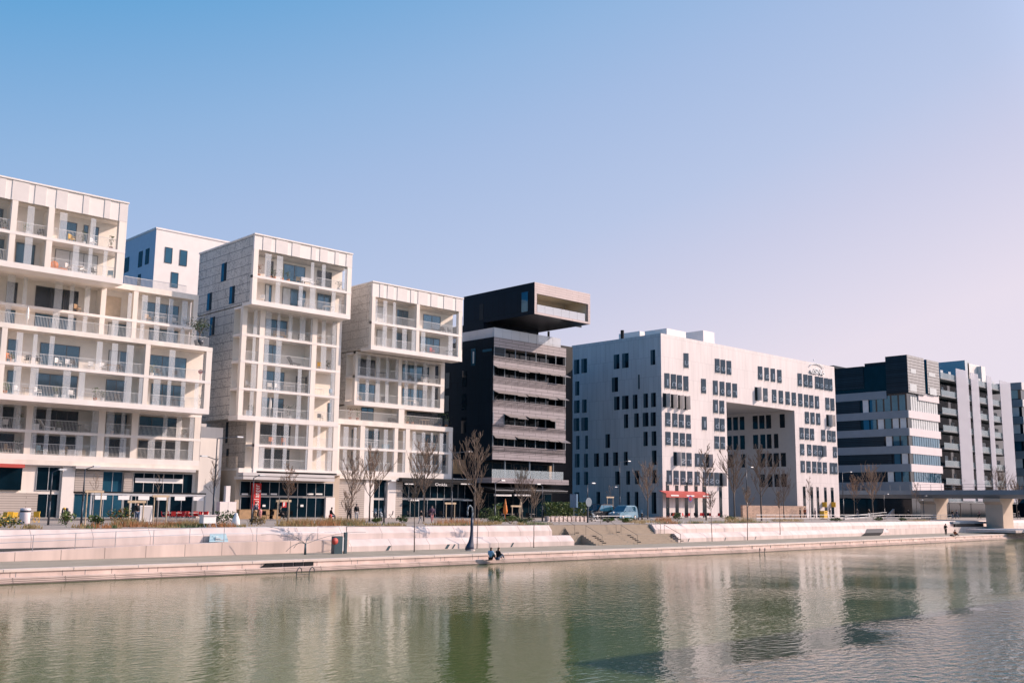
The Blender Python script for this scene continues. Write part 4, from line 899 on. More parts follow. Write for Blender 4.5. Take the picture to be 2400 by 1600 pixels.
# louvred boxes at the top
for ya, yb, xh, px_l, px_r in ((1010, 1310, 72, 0, 0),):
    y1_ = PX(*nat('Q', 1010, 110), dx0)[0]
    s = MB(); s.box(dx0-.05, dx0+7.6, YD-.3, y1_, zt1, dzt); s.build('louvred_box', 'louvre_dark', b7)
    s = MB(); s.box(dx0-.02, dx0+7.6, YD-.36, YD-.305, zt1, dzt); s.build('tiled_cladding', 'tile_grid', b7)
    for xa, xb, ya_, yb_ in ((1375, 1450, 285, 352), (1360, 1462, 512, 625)):
        s = MB(); s.box(XY('Q', xa, ya_, YD), XY('Q', xb, ya_, YD), YD-.40, YD-.365, ZY('Q', xa, yb_, YD), ZY('Q', xa, ya_, YD)); s.build('blind_window', 'curtain', b7)
    y2_ = PX(*nat('Q', 690, 140), dx0+.8)[0]
    s = MB(); s.box(dx0+.8, dx0+7.6, y1_, y2_, zt1+1.5, dzt-.9); s.build('louvred_box', 'louvre_dark', b7)
    s = MB(); s.box(dx0+.1, dx0+7.6, y2_, dyb+6, zt1+1.5, dzt-1.5); s.build('louvred_box', 'louvre_dark', b7)
    s = MB(); s.box(dx0-1.2, dx0+7.6, y2_+6, dyb+14, dzt-1.5, dzt-.9); s.build('roof_edge', 'louvre_dark', b7)
x2a, x2b = XY('Q', 1625, 300, YD), XY('Q', 1808, 300, YD)
s = MB(); s.box(dx0+7.61, x2a, YD+1.5, YD+8, zt1+.8, dz(2120, 843)); s.build('recessed_wall', 'teal_wall', b7)
s = MB(); s.box(x2a, x2b, YD-.3, YD+8, ZY('Q', 1640, 665, YD), ZY('Q', 1625, 148, YD)); s.build('louvred_box', 'teal_wall', b7)
s = MB(); s.box(x2a+.02, x2b, YD-.36, YD-.305, ZY('Q', 1640, 665, YD), ZY('Q', 1625, 148, YD)); s.build('tiled_cladding', 'tile_grid', b7)
for xa, xb, ya_, yb_ in ((1650, 1745, 345, 400), (1665, 1765, 580, 680)):
    s = MB(); s.box(XY('Q', xa, ya_, YD), XY('Q', xb, ya_, YD), YD-.40, YD-.365, ZY('Q', xa, yb_, YD), ZY('Q', xa, ya_, YD)); s.build('blind_window', 'curtain', b7)

# ------------------------------------------------------------------ apartment block with tall mesh screens
YE = 95.
b8 = thing('apartment_building', (235, 97, 0), 'glassy grey balcony block with four tall pale mesh screens, right of the banded office', 'building')
ex0, ex1 = XY('T', 285, 330, YE), XY('T', 1350, 470, YE); ez = ZY('T', 520, 262, YE)
s = MB(); s.box(ex0+.5, ex1, YE+2.2, YE+22, -.1, ez-3.2); s.build('wall', 'window_dark', b8)
nfl = 8; fh = (ez-2.6)/nfl
for k in range(nfl):
    z = ez-3.0-k*fh
    s = MB(); s.box(ex0, ex1, YE, YE+2.2, z-.3, z); s.build('balcony_slab', 'concrete_grey', b8)
    s = MB(); s.box(ex0+.05, ex1-.05, YE+.02, YE+.06, z, z+1.1); s.build('balcony_glass', 'balcony_glass', b8)
    for q in range(9):
        if rnd.random() < .6:
            x = ex0+1+q*(ex1-ex0-2)/9; s = MB(); s.box(x, x+rnd.uniform(1, 2), YE+2.15, YE+2.19, z+.1, z+2.3); s.build('curtain', 'curtain', b8)
for (xa, xb, yt) in ((518, 700, 280), (745, 860, 345), (990, 1060, 392), (1190, 1352, 462)):
    xa_, xb_ = XY('T', xa, yt, YE-.2), XY('T', xb, yt, YE-.2); s = MB(); s.box(xa_, xb_, YE-.25, YE-.15, 3.5, ZY('T', xa, yt, YE-.2)); s.build('mesh_screen', 'mesh_screen', b8)
px0 = XY('T', 662, 200, YE+4); s = MB(); s.box(px0, px0+2.2, YE+4, PX(*nat('T', 235, 200), px0)[0], ez-3.2, ZY('T', 662, 156, YE+4)); s.build('penthouse', 'penthouse_grey', b8)
s = MB(); s.box(XY('T', 705, 260, YE+4), XY('T', 905, 260, YE+4), YE+4, YE+10, ez-3.2, ZY('T', 800, 222, YE+4)); s.build('penthouse', 'white_panel', b8)
s = MB(); s.box(XY('T', 915, 300, YE+3), XY('T', 975, 300, YE+3), YE+3, YE+6, ez-3.2, ZY('T', 930, 250, YE+3)); s.build('chimney', 'white_panel', b8)
b9 = thing('office_building', (262, 97, 0), 'grey banded office block cut off by the right edge of the picture', 'building')
fx0 = XY('T', 1522, 500, YE); fzt = ZY('T', 1522, 492, YE)
s = MB(); s.box(fx0+.3, fx0+30, YE+.3, YE+14, 0, fzt-.5); s.build('wall', 'window_dark', b9)
for k in range(7):
    zt2_ = fzt-k*4.2
    s = MB(); s.box(fx0, fx0+.35, YE, YE+14.5, zt2_-1.8, zt2_); s.build('spandrel_band', 'spandrel_shade_grey', b9)  # shaded side of the same band, painted darker than the front
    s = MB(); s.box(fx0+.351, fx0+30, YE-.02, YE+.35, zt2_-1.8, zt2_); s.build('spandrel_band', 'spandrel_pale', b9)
    s = MB(); s.box(fx0+.22, fx0+.31, YE+1.0, YE+4.2, zt2_-4.1, zt2_-1.85); s.build('window', 'curtain' if k % 3 else 'window_glass', b9)

# ------------------------------------------------------------------ footbridge across the basin
br = thing('footbridge', (190, 90, 0), 'flat grey bridge deck on concrete piers in front of the far offices', 'bridge')
bx0, bx1 = 190., 197.
bzt = 5.1; bzb = 3.7
s = MB(); s.prism([(bx0, bzt), (bx0, bzt-.55), (bx0+.8, bzb), (bx1-.8, bzb), (bx1, bzt-.55), (bx1, bzt)], 1, -60, 150); s.build('deck', 'concrete_grey', br)
s = MB(); s.box(bx0-.12, bx0+.02, -60, 150, bzt-.75, bzt+.06); s.build('edge_beam', 'spandrel_shade_grey', br)
s = MB()
for k in range(95): s.box(bx0-.02, bx0+.04, -40+k*2., -39.94+k*2., bzt+.06, bzt+1.15)
for dz_ in (.6, 1.1): s.box(bx0-.02, bx0+.03, -60, 150, bzt+dz_, bzt+dz_+.04)
s.build('parapet_rail', 'concrete_grey', br)
for px_c in (2336, 2158):
    yy = PX(px_c-38 if px_c > 2300 else px_c-12, 1195, bx0)[0]; wv = 5.2
    y0_ = yy-1.6; 
    s = MB(); s.prism([(bx0+.3, bzb+.01), (bx0+.3, bzb-.55), (bx0+1.2, bzb-1.1), (bx0+1.2, -3.2), (bx1-1.2, -3.2), (bx1-1.2, bzb-1.1), (bx1-.3, bzb-.55), (bx1-.3, bzb+.01)], 1, y0_-1.8, y0_+1.2)
    s.build('pier', 'beige_wall', br)
s = MB(); s.box(bx0-14, bx0+26, 66, 74, -2.0, -1.55); s.build('pier_plinth', 'concrete_pale', kind=None, label='low pale concrete platform around the foot of the bridge pier', cat='platform')
# ------------------------------------------------------------------ unseen building added on the near bank, right of the frame, to shade the water
nb = thing('office_building', (130, -14, 0), 'long pale office building added out of view on the near bank to shade the water at the lower right', 'building')
s = MB(); s.box(66, 215, -30, -2, -.02, 23); s.build('wall', 'white_render', nb)
for k in range(6):
    s = MB(); s.box(68, 213, -2.0, -1.94, 1.2+k*3.6, 3.4+k*3.6); s.build('window_band', 'window_glass', nb)
s = MB(); s.box(65.7, 215.3, -30.3, -1.7, 23, 23.4); s.build('roof_edge', 'white_trim', nb)
#@@PART4
# ------------------------------------------------------------------ street level: heights of the ground
def gz(x, y):
    yy = y-qo(x); return TZ+.02+(min(max(yy, 72.95), 93)-72.95)/(93-72.95)*(-TZ-.02)
def spot(px, Y):                                   # promenade point at picture column px, on the line Y
    x = gx(px, Y); return Vector((x, Y, gz(x, Y)))
def kspot(px, py):                                 # lower walkway point
    x, y = PZ(px, py, KZ); return Vector((x, y, KZ))

# ------------------------------------------------------------------ bare trees
def grow_tree(seed, h, crown0, spread, twig=.016, dens=1., trunk_r=.09, rust=False):
    """trunk mesh builder and crown mesh builder for one bare tree of height h"""
    r_ = random.Random(seed); tr = MB(); cr_ = MB(); tr.smooth = True
    pts = []; x = y = 0.; n = 9
    for i in range(n+1):
        pts.append(Vector((x, y, h*.93*i/n))); x += r_.uniform(-.05, .05)*h/10; y += r_.uniform(-.05, .05)*h/10
    rad_ = lambda z: max(twig, trunk_r*(1-z/h)**.8)
    for a, b in zip(pts[:-1], pts[1:]): tr.tube(a, b, rad_(a.z), rad_(b.z), 7, cap=False)
    def at(z):
        t_ = z/(h*.93)*n; i = min(int(t_), n-1); return pts[i].lerp(pts[i+1], t_-i)
    def limb(p, d, L, r, lev):
        k = 3; q = p; seg = []
        for i in range(k):
            d2 = (d+Vector((r_.uniform(-.13,.13), r_.uniform(-.13,.13), .10))).normalized(); e = q+d2*L/k
            ra, rb = max(twig, r*(1-i/k*.6)), max(twig*.8, r*(1-(i+1)/k*.6)); cr_.tube(q, e, ra, rb, 4, cap=False); seg.append((q, e, d2)); q = e; d = d2
        if lev < 3:
            for i in range(int((5 if lev == 1 else 4)*dens)):
                a, b, dd = r_.choice(seg[(0 if lev > 1 else 0):]); c = a.lerp(b, r_.random())
                o = Vector((r_.uniform(-1,1), r_.uniform(-1,1), r_.uniform(-.1,.9))).normalized()
                limb(c, (dd*1.25+o*.75).normalized(), L*r_.uniform(.38,.62), r*.5, lev+1)
        elif rust:
            for i in range(3): cr_.mi = 1; cr_.leaf(q+Vector((r_.uniform(-.2,.2), r_.uniform(-.2,.2), r_.uniform(-.25,.05))), r_.uniform(.14,.24)); cr_.mi = 0
    nb = int(17*dens)
    for i in range(nb):
        z = crown0+(h*.9-crown0)*(i+r_.random())/nb; f = (z-crown0)/(h-crown0)
        az = i*2.4+r_.uniform(-.4,.4); el = rad(r_.uniform(38, 58)+14*f); L = spread*(1.15-.75*f)*r_.uniform(.75,1.15)
        limb(at(z), Vector((math.cos(az)*math.cos(el), math.sin(az)*math.cos(el), math.sin(el))), L, rad_(z)*.55, 1)
    return tr, cr_
TREES = {}
def tree(kind, loc, h, label, rz=0., group='bare trees along the waterfront'):
    """kinds share mesh data; first use builds the pattern tree at 10 m height"""
    if kind not in TREES:
        k = dict(tall=(3, 10, 3.0, 3.3, .024, 1.1, .13), broad=(8, 10, 3.2, 4.0, .024, 1.1, .14), slim=(21, 10, 4.2, 2.0, .023, .9, .10), young=(5, 10, 5.6, 1.6, .03, .45, .07), rust=(14, 10, 4.2, 2.6, .026, .8, .1), lower=(33, 10, 5.9, 1.9, .028, .9, .085))[kind]
        root = thing('bare_tree', (0, 0, 0), label, 'tree', group)
        a, b = grow_tree(*k, rust=(kind == 'rust')); a.build('trunk', 'bark', root); b.build('crown', ['twig', 'leaf_rust'] if kind == 'rust' else 'twig', root); TREES[kind] = root; r = root
        r.location = loc; r.rotation_euler = (0, 0, rz); r.scale = (h/10,)*3
    else: r = dup(TREES[kind], loc, rz, h/10, label, group)
    return r
def th(px, py, Y, base): return PY(px, py, Y)[1]-base
UP = [(217,80,1100,'young','young staked tree in front of the slatted screen of the left block'), (368,82,1105,'young','young staked tree beside the red cafe chairs, under the pergola edge'),
 (497,84,1078,'slim','slim bare tree behind the tall lamp post at the corner of the left block'), (673,76,1100,'rust','small tree still holding rusty brown leaves, in front of the bakery'),
 (823,78,1075,'tall','bare tree in front of the slatted screen right of the bakery'), (866,85,1055,'tall','bare tree before the white wall panel, left of the glass doorway'),
 (993,80,1055,'broad','wide bare tree in front of the dark shopfront of the third block'), (1111,77,1024,'tall','tallest bare tree, rising before the black tower beside the blue flared post'),
 (1223,82,1112,'broad','spreading bare tree with dark twigs in front of the black awnings'), (1246,90,1120,'slim','thin bare tree close behind, against the black canopies of the tower'),
 (1430,88,1132,'young','young staked sapling left of the pale blue car'), (1518,90,1098,'broad','rounded bare tree against the shaded side of the gate building'),
 (1655,84,1050,'slim','slim bare tree at the right end of the red awning'), (1722,80,1054,'tall','bare tree at the left edge of the big rectangular opening'),
 (1785,82,1052,'tall','bare tree in the middle of the big rectangular opening'), (1838,88,1112,'broad','low bushy bare tree at the right of the big rectangular opening'),
 (1898,88,1122,'slim','thin bare tree before the right leg of the gate building'), (2003,92,1122,'rust','small tree with orange-brown leaves right of the gate building'),
 (2047,88,1104,'broad','bare tree before the dark banded office, above the bridge deck'), (2150,86,1130,'slim','thin bare tree standing by the left bridge pier')]
for i, (px, Y, py, kd, lab) in enumerate(UP):
    p = spot(px, Y); tree(kd, p, max(3., th(px, py, Y, p.z)), lab, rz=i*1.3)
LOW_ = [(810,1294,1150,'lower','slender young tree right of the red life ring on the lower walkway'), (971,1293,1110,'lower','slender young tree on the lower walkway below the dark shopfront'),
 (1118,1285,1140,'lower','slender young tree just right of the dark blue flared post'), (1251,1283,1140,'lower','slender young tree on the lower walkway right of the seated pair'),
 (1669,1268,1150,'lower','slender young tree on the lower walkway, first one right of the stairs'), (1752,1265,1140,'lower','slender young tree on the lower walkway, second one right of the stairs'),
 (1829,1262,1150,'lower','slender young tree on the lower walkway left of the black ramp opening')]
for i, (px, py, top, kd, lab) in enumerate(LOW_):
    p = kspot(px, py); tree(kd, p, th(px, top, p.y, p.z), lab, rz=i*2.1+.4, group='young trees on the lower walkway')
FAR_T = [(2010,106),(2096,104),(2215,100),(2252,96),(2275,98),(2350,88),(2385,92)]
FL = ['bare tree under the bridge by the office foot', 'bare tree between office corner and left pier', 'bare tree behind the bridge below the first mesh screen', 'bare tree behind the bridge below the second mesh screen', 'bare tree behind the bridge below the third mesh screen', 'bare tree behind the bridge right of the thick pier', 'bare tree behind the bridge at the right edge of the picture']
for i, ((px, Y), lab) in enumerate(zip(FAR_T, FL)): tree('broad', (gx(px, Y), Y, 0), 7.5+(i % 3), lab, rz=i, group='bare trees beyond the bridge')

# ------------------------------------------------------------------ timber tree stakes
def stakes(px, Y, lab, h=2.3):
    p = spot(px, Y); r = thing('tree_stakes', p, lab, 'tree support', 'timber tree supports')
    for dx in (-.55, .55): s = MB(); s.tube(p+Vector((dx, 0, 0)), p+Vector((dx, 0, h)), .055, .05, 7); s.build('post', 'wood_pale', r)
    s = MB(); s.box(p.x-.72, p.x+.72, p.y-.05, p.y+.05, p.z+h-.16, p.z+h+.02); s.build('crossbar', 'wood_pale', r)
stakes(217, 80.05, 'pale timber stakes with a crossbar round the sapling at the slatted screen', 2.6); stakes(374, 82.05, 'pale timber stakes with a crossbar near the red chairs', 2.3)
stakes(1430, 88.05, 'pale timber stakes with a crossbar left of the blue car', 2.9); stakes(318, 77, 'pair of pale stakes beside the white menu board', 1.9)
stakes(663, 76.4, 'dark-looking stakes round the rusty-leaved tree', 2.1); stakes(1055, 80, 'pale stakes beside the tall lamp post in front of the dark shop', 2.0); stakes(1209, 79, 'stakes in the low green planting before the black tower', 1.8)

# ------------------------------------------------------------------ lamp posts
def lamp(px, Y, py_top, lab, arm=1.4, head_dir=1, second=None, low=False, dark=True):
    p = kspot(px, Y) if low else spot(px, Y); h = PY(px, py_top, p.y)[1]-p.z
    r = thing('street_lamp', p, lab, 'street lamp', 'lamp posts on the promenade')
    s = MB(); s.smooth = True; s.tube(p, p+Vector((0, 0, h*.45)), .085, .07, 8); s.tube(p+Vector((0, 0, h*.45)), p+Vector((0, 0, h)), .065, .045, 8); s.build('pole', 'pole_grey' if dark else 'steel', r)
    for (z, a, dd) in [(h, arm, head_dir)]+([second] if second else []):
        q = p+Vector((0, 0, z)); e = q+Vector((a*dd, -.15, .22)); s = MB(); s.tube(q, e, .035, .03, 6); ar = s.build('arm', 'pole_grey', r)
        s = MB(); s.prism([(e.y-.16, e.z-.05), (e.y+.16, e.z-.05), (e.y+.13, e.z+.06), (e.y-.13, e.z+.06)], 0, min(e.x, e.x+.5*dd), max(e.x, e.x+.5*dd)); s.build('lamp_head', 'lamp_head', ar)
lamp(499, 75, 1027, 'tall dark lamp post between the left and second white blocks', 1.6, 1, (5.2, .9, -1))
lamp(1058, 80, 1061, 'tall slim lamp post in front of the black tower corner', 1.9, 1)
lamp(1160, 78, 1130, 'short lamp post before the left end of the black awnings', .6, 1); lamp(1271, 82, 1139, 'short lamp post at the middle of the black awnings', .6, -1)
lamp(1377, 78, 1136, 'lamp post carrying a round sign at the head of the stairs', .5, 1); lamp(1453, 92, 1083, 'tall lamp post beside the pale blue car', 1.5, 1, (4.0, .8, -1))
lamp(1752, 76, 1098, 'thin lamp post in front of the big rectangular opening', .7, 1); lamp(1978, 84, 1108, 'tall lamp post between the gate building and the bridge', 2.2, 1)
lamp(2074, 86, 1160, 'lamp post below the bridge deck left of the slanting wall', .8, 1); lamp(2166, 86, 1164, 'twin-headed lamp post by the left bridge pier', .6, 1, (3.3, .6, -1))
lamp(900, 77, 1131, 'thin lamp post in front of the glass doorway of the third block', .5, 1); lamp(191, 75.5, 1099, 'thin dark lamp post left of the pergola', .5, 1); lamp(114, 80, 1106, 'lamp post in front of the narrow glass doorway of the left block', .4, 1)
lamp(590, 78, 1119, 'thin lamp post left of the red banner', .4, 1); lamp(2235, 105, 1115, 'lamp post behind the bridge before the second mesh screen', 1.2, 1)

# ------------------------------------------------------------------ signs
def pole_sign(px, Y, py, lab, shape, m, h=None, size=.45):
    p = spot(px, Y); zc = PY(px, py, Y)[1]; r = thing('road_sign', p, lab, 'sign', 'signs on posts')
    s = MB(); s.tube(p, (p.x, p.y, zc+size), .035, .035, 6); s.build('post', 'steel', r)
    s = MB()
    if shape == 'disc': s.tube((p.x, p.y-.045, zc), (p.x, p.y-.07, zc), size, size, 18)
    else: s.box(p.x-.12, p.x+.12, p.y-.5, p.y+.5, zc-size, zc+size)
    f = s.build('sign_plate', m, r)
    if m == 'sign_blue': s = MB(); s.tube((p.x, p.y-.071, zc), (p.x, p.y-.076, zc), size*.75, size*.75, 18); s.build('sign_face', 'red', f)
mat('sign_blue', (.06, .10, .42), .4); mat('sign_blue_panel', (.12, .22, .34), .4); mat('info_panel', (.30, .50, .58), .4, var=.15, vscale=3)
pole_sign(1379, 77.9, 1176, 'round grey sign seen from behind on the lamp post by the stairs', 'disc', 'spandrel_shade_grey', size=.5)
pole_sign(1618, 82, 1168, 'round blue parking sign with a red ring before the red awning', 'disc', 'sign_blue', size=.42); pole_sign(1345, 80, 1173, 'narrow blue-grey sign panel beside the planter hedge', 'panel', 'sign_blue_panel', size=.75)

# ------------------------------------------------------------------ shrubs, grasses, hedges
def shrub(c, r3, lab, m='leaf', n=260, ls=.16, nm='shrub', cat='shrub', group='shrubs along the quay wall', flower=None):
    root = thing(nm, c, lab, cat, group); c = Vector(c); s = MB()
    for i in range(5):
        a = i*1.256; s.tube(c+Vector((0, 0, .0)), c+Vector((math.cos(a)*r3[0]*.6, math.sin(a)*r3[1]*.6, r3[2]*1.1)), .02, .012, 4)
    s.build('stems', 'bark', root); s = MB(); k = 0
    lobes = [(Vector((rnd.uniform(-.55,.55)*r3[0], rnd.uniform(-.5,.5)*r3[1], r3[2]*rnd.uniform(.55,1.25))), rnd.uniform(.38,.62)) for _ in range(7)]
    while k < n:
        l, q = rnd.choice(lobes); v = Vector((rnd.gauss(0,1), rnd.gauss(0,1), rnd.gauss(0,1))).normalized()*rnd.uniform(.5,1)
        pnt = c+l+Vector((v.x*r3[0]*q, v.y*r3[1]*q, v.z*r3[2]*q))
        if pnt.z < c.z+.03: continue
        s.mi = 1 if rnd.random() < .35 else 0
        if flower and rnd.random() < .12: s.mi = 2
        s.leaf(pnt, ls*rnd.uniform(.7,1.4)); k += 1
    ms = [m, 'leaf_light' if m.startswith('leaf') and m != 'leaf_rust' else m]+([flower] if flower else [])
    s.build('foliage', ms, root); return root
def tuft(c, r, h, lab, m='grass_dry', n=150):
    s = MB(); c = Vector(c)
    for i in range(n+int(60*r)):
        a = rnd.uniform(0, 6.28); q = rnd.random()**.5*r; b = c+Vector((math.cos(a)*q*1.6, math.sin(a)*q*.7, 0)); t_ = b+Vector((rnd.uniform(-.25,.25), rnd.uniform(-.25,.25), h*rnd.uniform(.6,1.1))); w = Vector((.04, 0, 0))
        s.add([b-w, b+w, t_], [(0,1,2)])
    return s.build('grass_clump', m, None, lab, 'grass clump', 'ornamental grass clumps')
for px, Y, r3, lab, m, fl in ((24,76,(1.3,.7,.55),'dark shrub with yellow flowers at the left edge of the promenade','leaf','yellow'), (156,80,(.75,.6,.75),'olive shrub beside the glass doorway of the left block','leaf_light',None), (228,75.6,(.7,.6,.55),'low dark round shrub left of the tall orange-topped bush','leaf',None),
    (276,77,(1.25,.8,.9),'tall green bush with an orange top in front of the left shops','leaf','orange'), (528,79,(1.5,.8,.7),'wide green bush beside the grey utility cabinet','leaf',None), (943,80,(.65,.6,.5),'low dark green ball bush before the dark shopfront','leaf',None),
    (606,78,(.9,.6,.45),'brownish shrub in front of the red banner','grass_dry',None), (882,80,(.6,.5,.35),'small yellowish shrub by the scooters','leaf_light',None), (1165,76,(1.5,.6,.55),'low light green planting at the foot of the black awnings','leaf_light',None),
    (1196,76,(1.5,.6,.5),'low light green planting right of the tree stakes','leaf_light',None), (1226,76,(1.2,.6,.45),'green planting left of the potted hedge','leaf',None), (1425,78,(1.2,.6,.35),'low greenery under the staked sapling by the car','leaf_light',None),
    (1463,78,(1.4,.6,.35),'low greenery in front of the pale blue car','leaf_light',None), (1588,82,(1.0,.7,.7),'dark shrub in front of the red awning terrace','leaf',None), (1712,80,(1.5,.7,.5),'dull shrub at the left of the brick wall','leaf',None), (2060,80,(1.6,.8,.35),'low green shrub on the planted terrace left','leaf',None),
    (1960,79,(2.2,.8,.3),'low green strip of plants by the white handrails','leaf',None), (2112,78.5,(1.2,.7,.35),'small dark shrub on the planted terrace by the pier','leaf',None)):
    p = spot(px, Y); shrub(p, r3, lab, m, n=int(200+180*r3[0]), flower=fl)
for px, Y, r, h, lab, m in ((352,75.3,1.6,.5,'rusty low grasses in front of the menu board','leaf_rust'), (412,76,.7,.4,'small yellow grass tuft before the red chairs','grass_dry'), (452,77,.8,.5,'dry grass tuft left of the white box','grass_dry'), (700,75,1.3,.75,'dry grasses left of the rusty strip','grass_dry'),
    (735,75,1.7,.6,'rusty grass strip in front of the bakery','leaf_rust'), (785,76,1.0,.8,'tall dry grasses beside the red hydrant','grass_dry'), (1074,75.4,1.8,.65,'rusty red grass bed left of the blue flared post','leaf_rust'), (1140,75.4,1.2,.4,'dry grasses under the tall clipped hedge','grass_dry'),
    (1510,78,2.2,.4,'dry grass strip right of the pale blue car','grass_dry'), (1556,80,1.0,.7,'brown grass clump left of the red awning terrace','leaf_rust'), (830,75.6,.8,.7,'dry grass clump at the foot of the bare tree','grass_dry'), (1735,77,2.0,.8,'tall dry grasses in front of the brick wall','grass_dry'), (1845,79,2.2,.5,'dry grasses at the right of the brick wall','grass_dry'), (300,76,.8,.7,'dry grasses right of the orange-topped bush','grass_dry'), (2150,79,2.2,.35,'dry grass strip on the far terrace','grass_dry')):
    tuft(spot(px, Y), r, h, lab, m)
p = spot(1146, 79); shrub(p, (1.5, .7, 1.05), 'tall clipped dark hedge in front of the dark shopfronts', 'leaf', n=900, ls=.15, nm='hedge', cat='hedge', group='hedges')
for k in range(10):                                # a row of tall planters with bushy plants
    px = 1283+k*9.8; p = spot(px, 82.)
    nm = ('leftmost of ten', 'second from the left in the row of', 'third from the left in the row of', 'fourth from the left in the row of', 'fifth from the left in the row of', 'sixth in the row of', 'fourth from the right in the row of', 'third from the right in the row of', 'second from the right in the row of', 'rightmost of ten')[k]
    r = thing('planter', p, nm+' pale planters with leafy bamboo', 'planter', 'row of pale planters')
    s = MB(); s.prism([(p.x-.20, p.z), (p.x+.20, p.z), (p.x+.27, p.z+.62), (p.x-.27, p.z+.62)], 1, p.y-.2, p.y+.2); s.build('pot', 'concrete_pale', r)
    s = MB()
    for q in range(220):
        s.mi = 1 if rnd.random() < .65 else 0; s.leaf((p.x+rnd.gauss(0,.32), p.y+rnd.gauss(0,.25), p.z+.58+rnd.random()**.8*1.6), rnd.uniform(.16,.32))
    s.build('foliage', ['leaf', 'leaf_light'], r)

# low ground cover all along the wall edge
s = MB()
for i in range(5200):
    x = rnd.uniform(24, 118); y = 73.3+qo(x)+abs(rnd.gauss(0, 1.1)); d_ = noise.noise(Vector((x*.35, y*.2, 3.1)))
    if d_ < -.05 or SU0-1 < x < SU1+2: continue
    h = rnd.uniform(.12, .34)*(1+d_); b_ = Vector((x, y, gz(x, y))); w = Vector((rnd.uniform(.03, .07), 0, 0)); s.mi = 0 if d_ < .12 else (1 if d_ < .3 else 2)
    s.add([b_-w, b_+w, b_+Vector((rnd.uniform(-.15,.15), rnd.uniform(-.15,.15), h))], [(0,1,2)])
s.build('ground_cover', ['grass_dry', 'leaf', 'leaf_rust'], kind='stuff', label='patchy dry grass and low plants along the edge above the quay wall', cat='ground cover')
# ------------------------------------------------------------------ cafe terraces
def chair_parts(m, style):
    r = thing('cafe_chair', (0, 0, 0), 'x', 'chair', 'x'); 
    s = MB(); s.box(-.21, .21, -.21, .21, .43, .47); s.build('seat', m, r)
    s = MB(); s.prism([(.19, .47), (.23, .47), (.30, .86), (.26, .86)], 0, -.21, .21); s.build('backrest', m, r)
    s = MB()
    for sx in (-.19, .19): s.tube((sx, -.18, 0), (sx, .2, .45), .014, .014, 5); s.tube((sx, .22, 0), (sx, -.18, .45), .014, .014, 5)
    s.build('folding_legs', m if style else 'frame_light', r); return r
def table_parts(m):
    r = thing('cafe_table', (0, 0, 0), 'x', 'table', 'x'); s = MB(); s.box(-.35, .35, -.35, .35, .71, .74); s.build('tabletop', m, r)
    s = MB(); s.tube((-.3, -.3, 0), (.3, .3, .71), .015, .015, 5); s.tube((.3, -.3, 0), (-.3, .3, .71), .015, .015, 5); s.build('folding_legs', 'frame_light', r); return r
RC, YC, DC, TB = chair_parts('red', False), chair_parts('yellow', True), chair_parts('black', True), table_parts('white_trim')
USED = set()
def place(proto, p, rz, lab, grp):
    if proto.name not in USED: USED.add(proto.name); proto.location = p; proto.rotation_euler = (0, 0, rz); proto['label'] = lab; proto['group'] = grp; return proto
    return dup(proto, p, rz, 1., lab, grp)
for k in range(5):
    px = 392+k*20; place(TB, spot(px, 88), .1*k, 'small pale folding table among the red chairs under the pergola', 'folding tables of the red terrace')
    for sx in (-1, 1): place(RC, spot(px+sx*7, 87.8+.3*sx), rnd.uniform(0, 6.28), 'red folding chair at the small tables under the pergola', 'red chairs under the pergola')
for px in (475, 485): place(RC, spot(px, 87), rnd.uniform(0, 6), 'red folding chair at the right end of the pergola', 'red chairs at the pergola end')
for px, Y in ((6,84),(22,85),(30,83.5),(38,84.4)): place(YC, spot(px, Y), rnd.uniform(0, 6), 'yellow chair crowded by the flowering shrub at the left edge', 'yellow chairs at the left edge')
for px, Y in ((82,86),(86,85.5)): place(YC, spot(px, Y), rnd.uniform(0, 6), 'yellow chair left of the narrow glass doorway', 'yellow chairs by the doorway')
for px in (1566, 1576, 1604, 1613, 1640, 1648, 1668, 1682): place(RC, spot(px, 90+rnd.uniform(-1, 1)), rnd.uniform(0, 6), 'red chair on the terrace under the red awning', 'red chairs under the red awning')
for px in (1572, 1590, 1608, 1630, 1660): place(DC, spot(px, 91), rnd.uniform(0, 6), 'dark chair on the terrace under the red awning', 'dark chairs under the red awning')
for px in (620, 634, 660, 668, 680): place(DC, spot(px, 91), rnd.uniform(0, 6), 'dark chair outside the bakery windows', 'dark chairs at the bakery')
for px in (571, 622, 641): 
    p = spot(px, 93); s = MB(); s.box(p.x-.65, p.x+.65, p.y-.3, p.y+.3, p.z, p.z+.9); s.box(p.x-.68, p.x+.68, p.y-.33, p.y+.33, p.z+.9, p.z+.94)
    s.build('timber_crate', 'wood', None, {571:'wooden counter box left of the red banner', 622:'wide wooden counter box right of the red banner', 641:'wooden counter box nearest the bakery door'}[px], 'counter', 'wooden boxes at the bakery')
for px in (915, 960, 1035, 1062): place(DC, spot(px, 93.5), rnd.uniform(0, 6), 'dark chair outside the long dark shopfront of the third block', 'dark chairs of the third block')
for px in (1172, 1192, 1212, 1236, 1252): place(DC, spot(px, 86), rnd.uniform(0, 6), 'dark chair on the terrace behind the low hedge by the tower', 'dark chairs behind the hedge')
for px in (1182, 1204, 1244): place(TB, spot(px, 86.5), 0, 'pale folding table behind the low hedge by the tower', 'tables behind the hedge')
for px, m, lab in ((1184, 'orange', 'folded orange parasol on the terrace before the black tower'), (1220, 'wood_pale', 'folded beige parasol on the terrace before the black tower')):
    q = spot(px, 84); s = MB(); s.smooth = True; s.lathe([(.25,0),(.25,.06),(.03,.08),(.03,.75),(.2,.8),(.26,1.1),(.17,1.7),(.05,2.3),(.02,2.45)], q, 9); s.build('folded_parasol', m, None, lab, 'parasol', 'folded parasols')
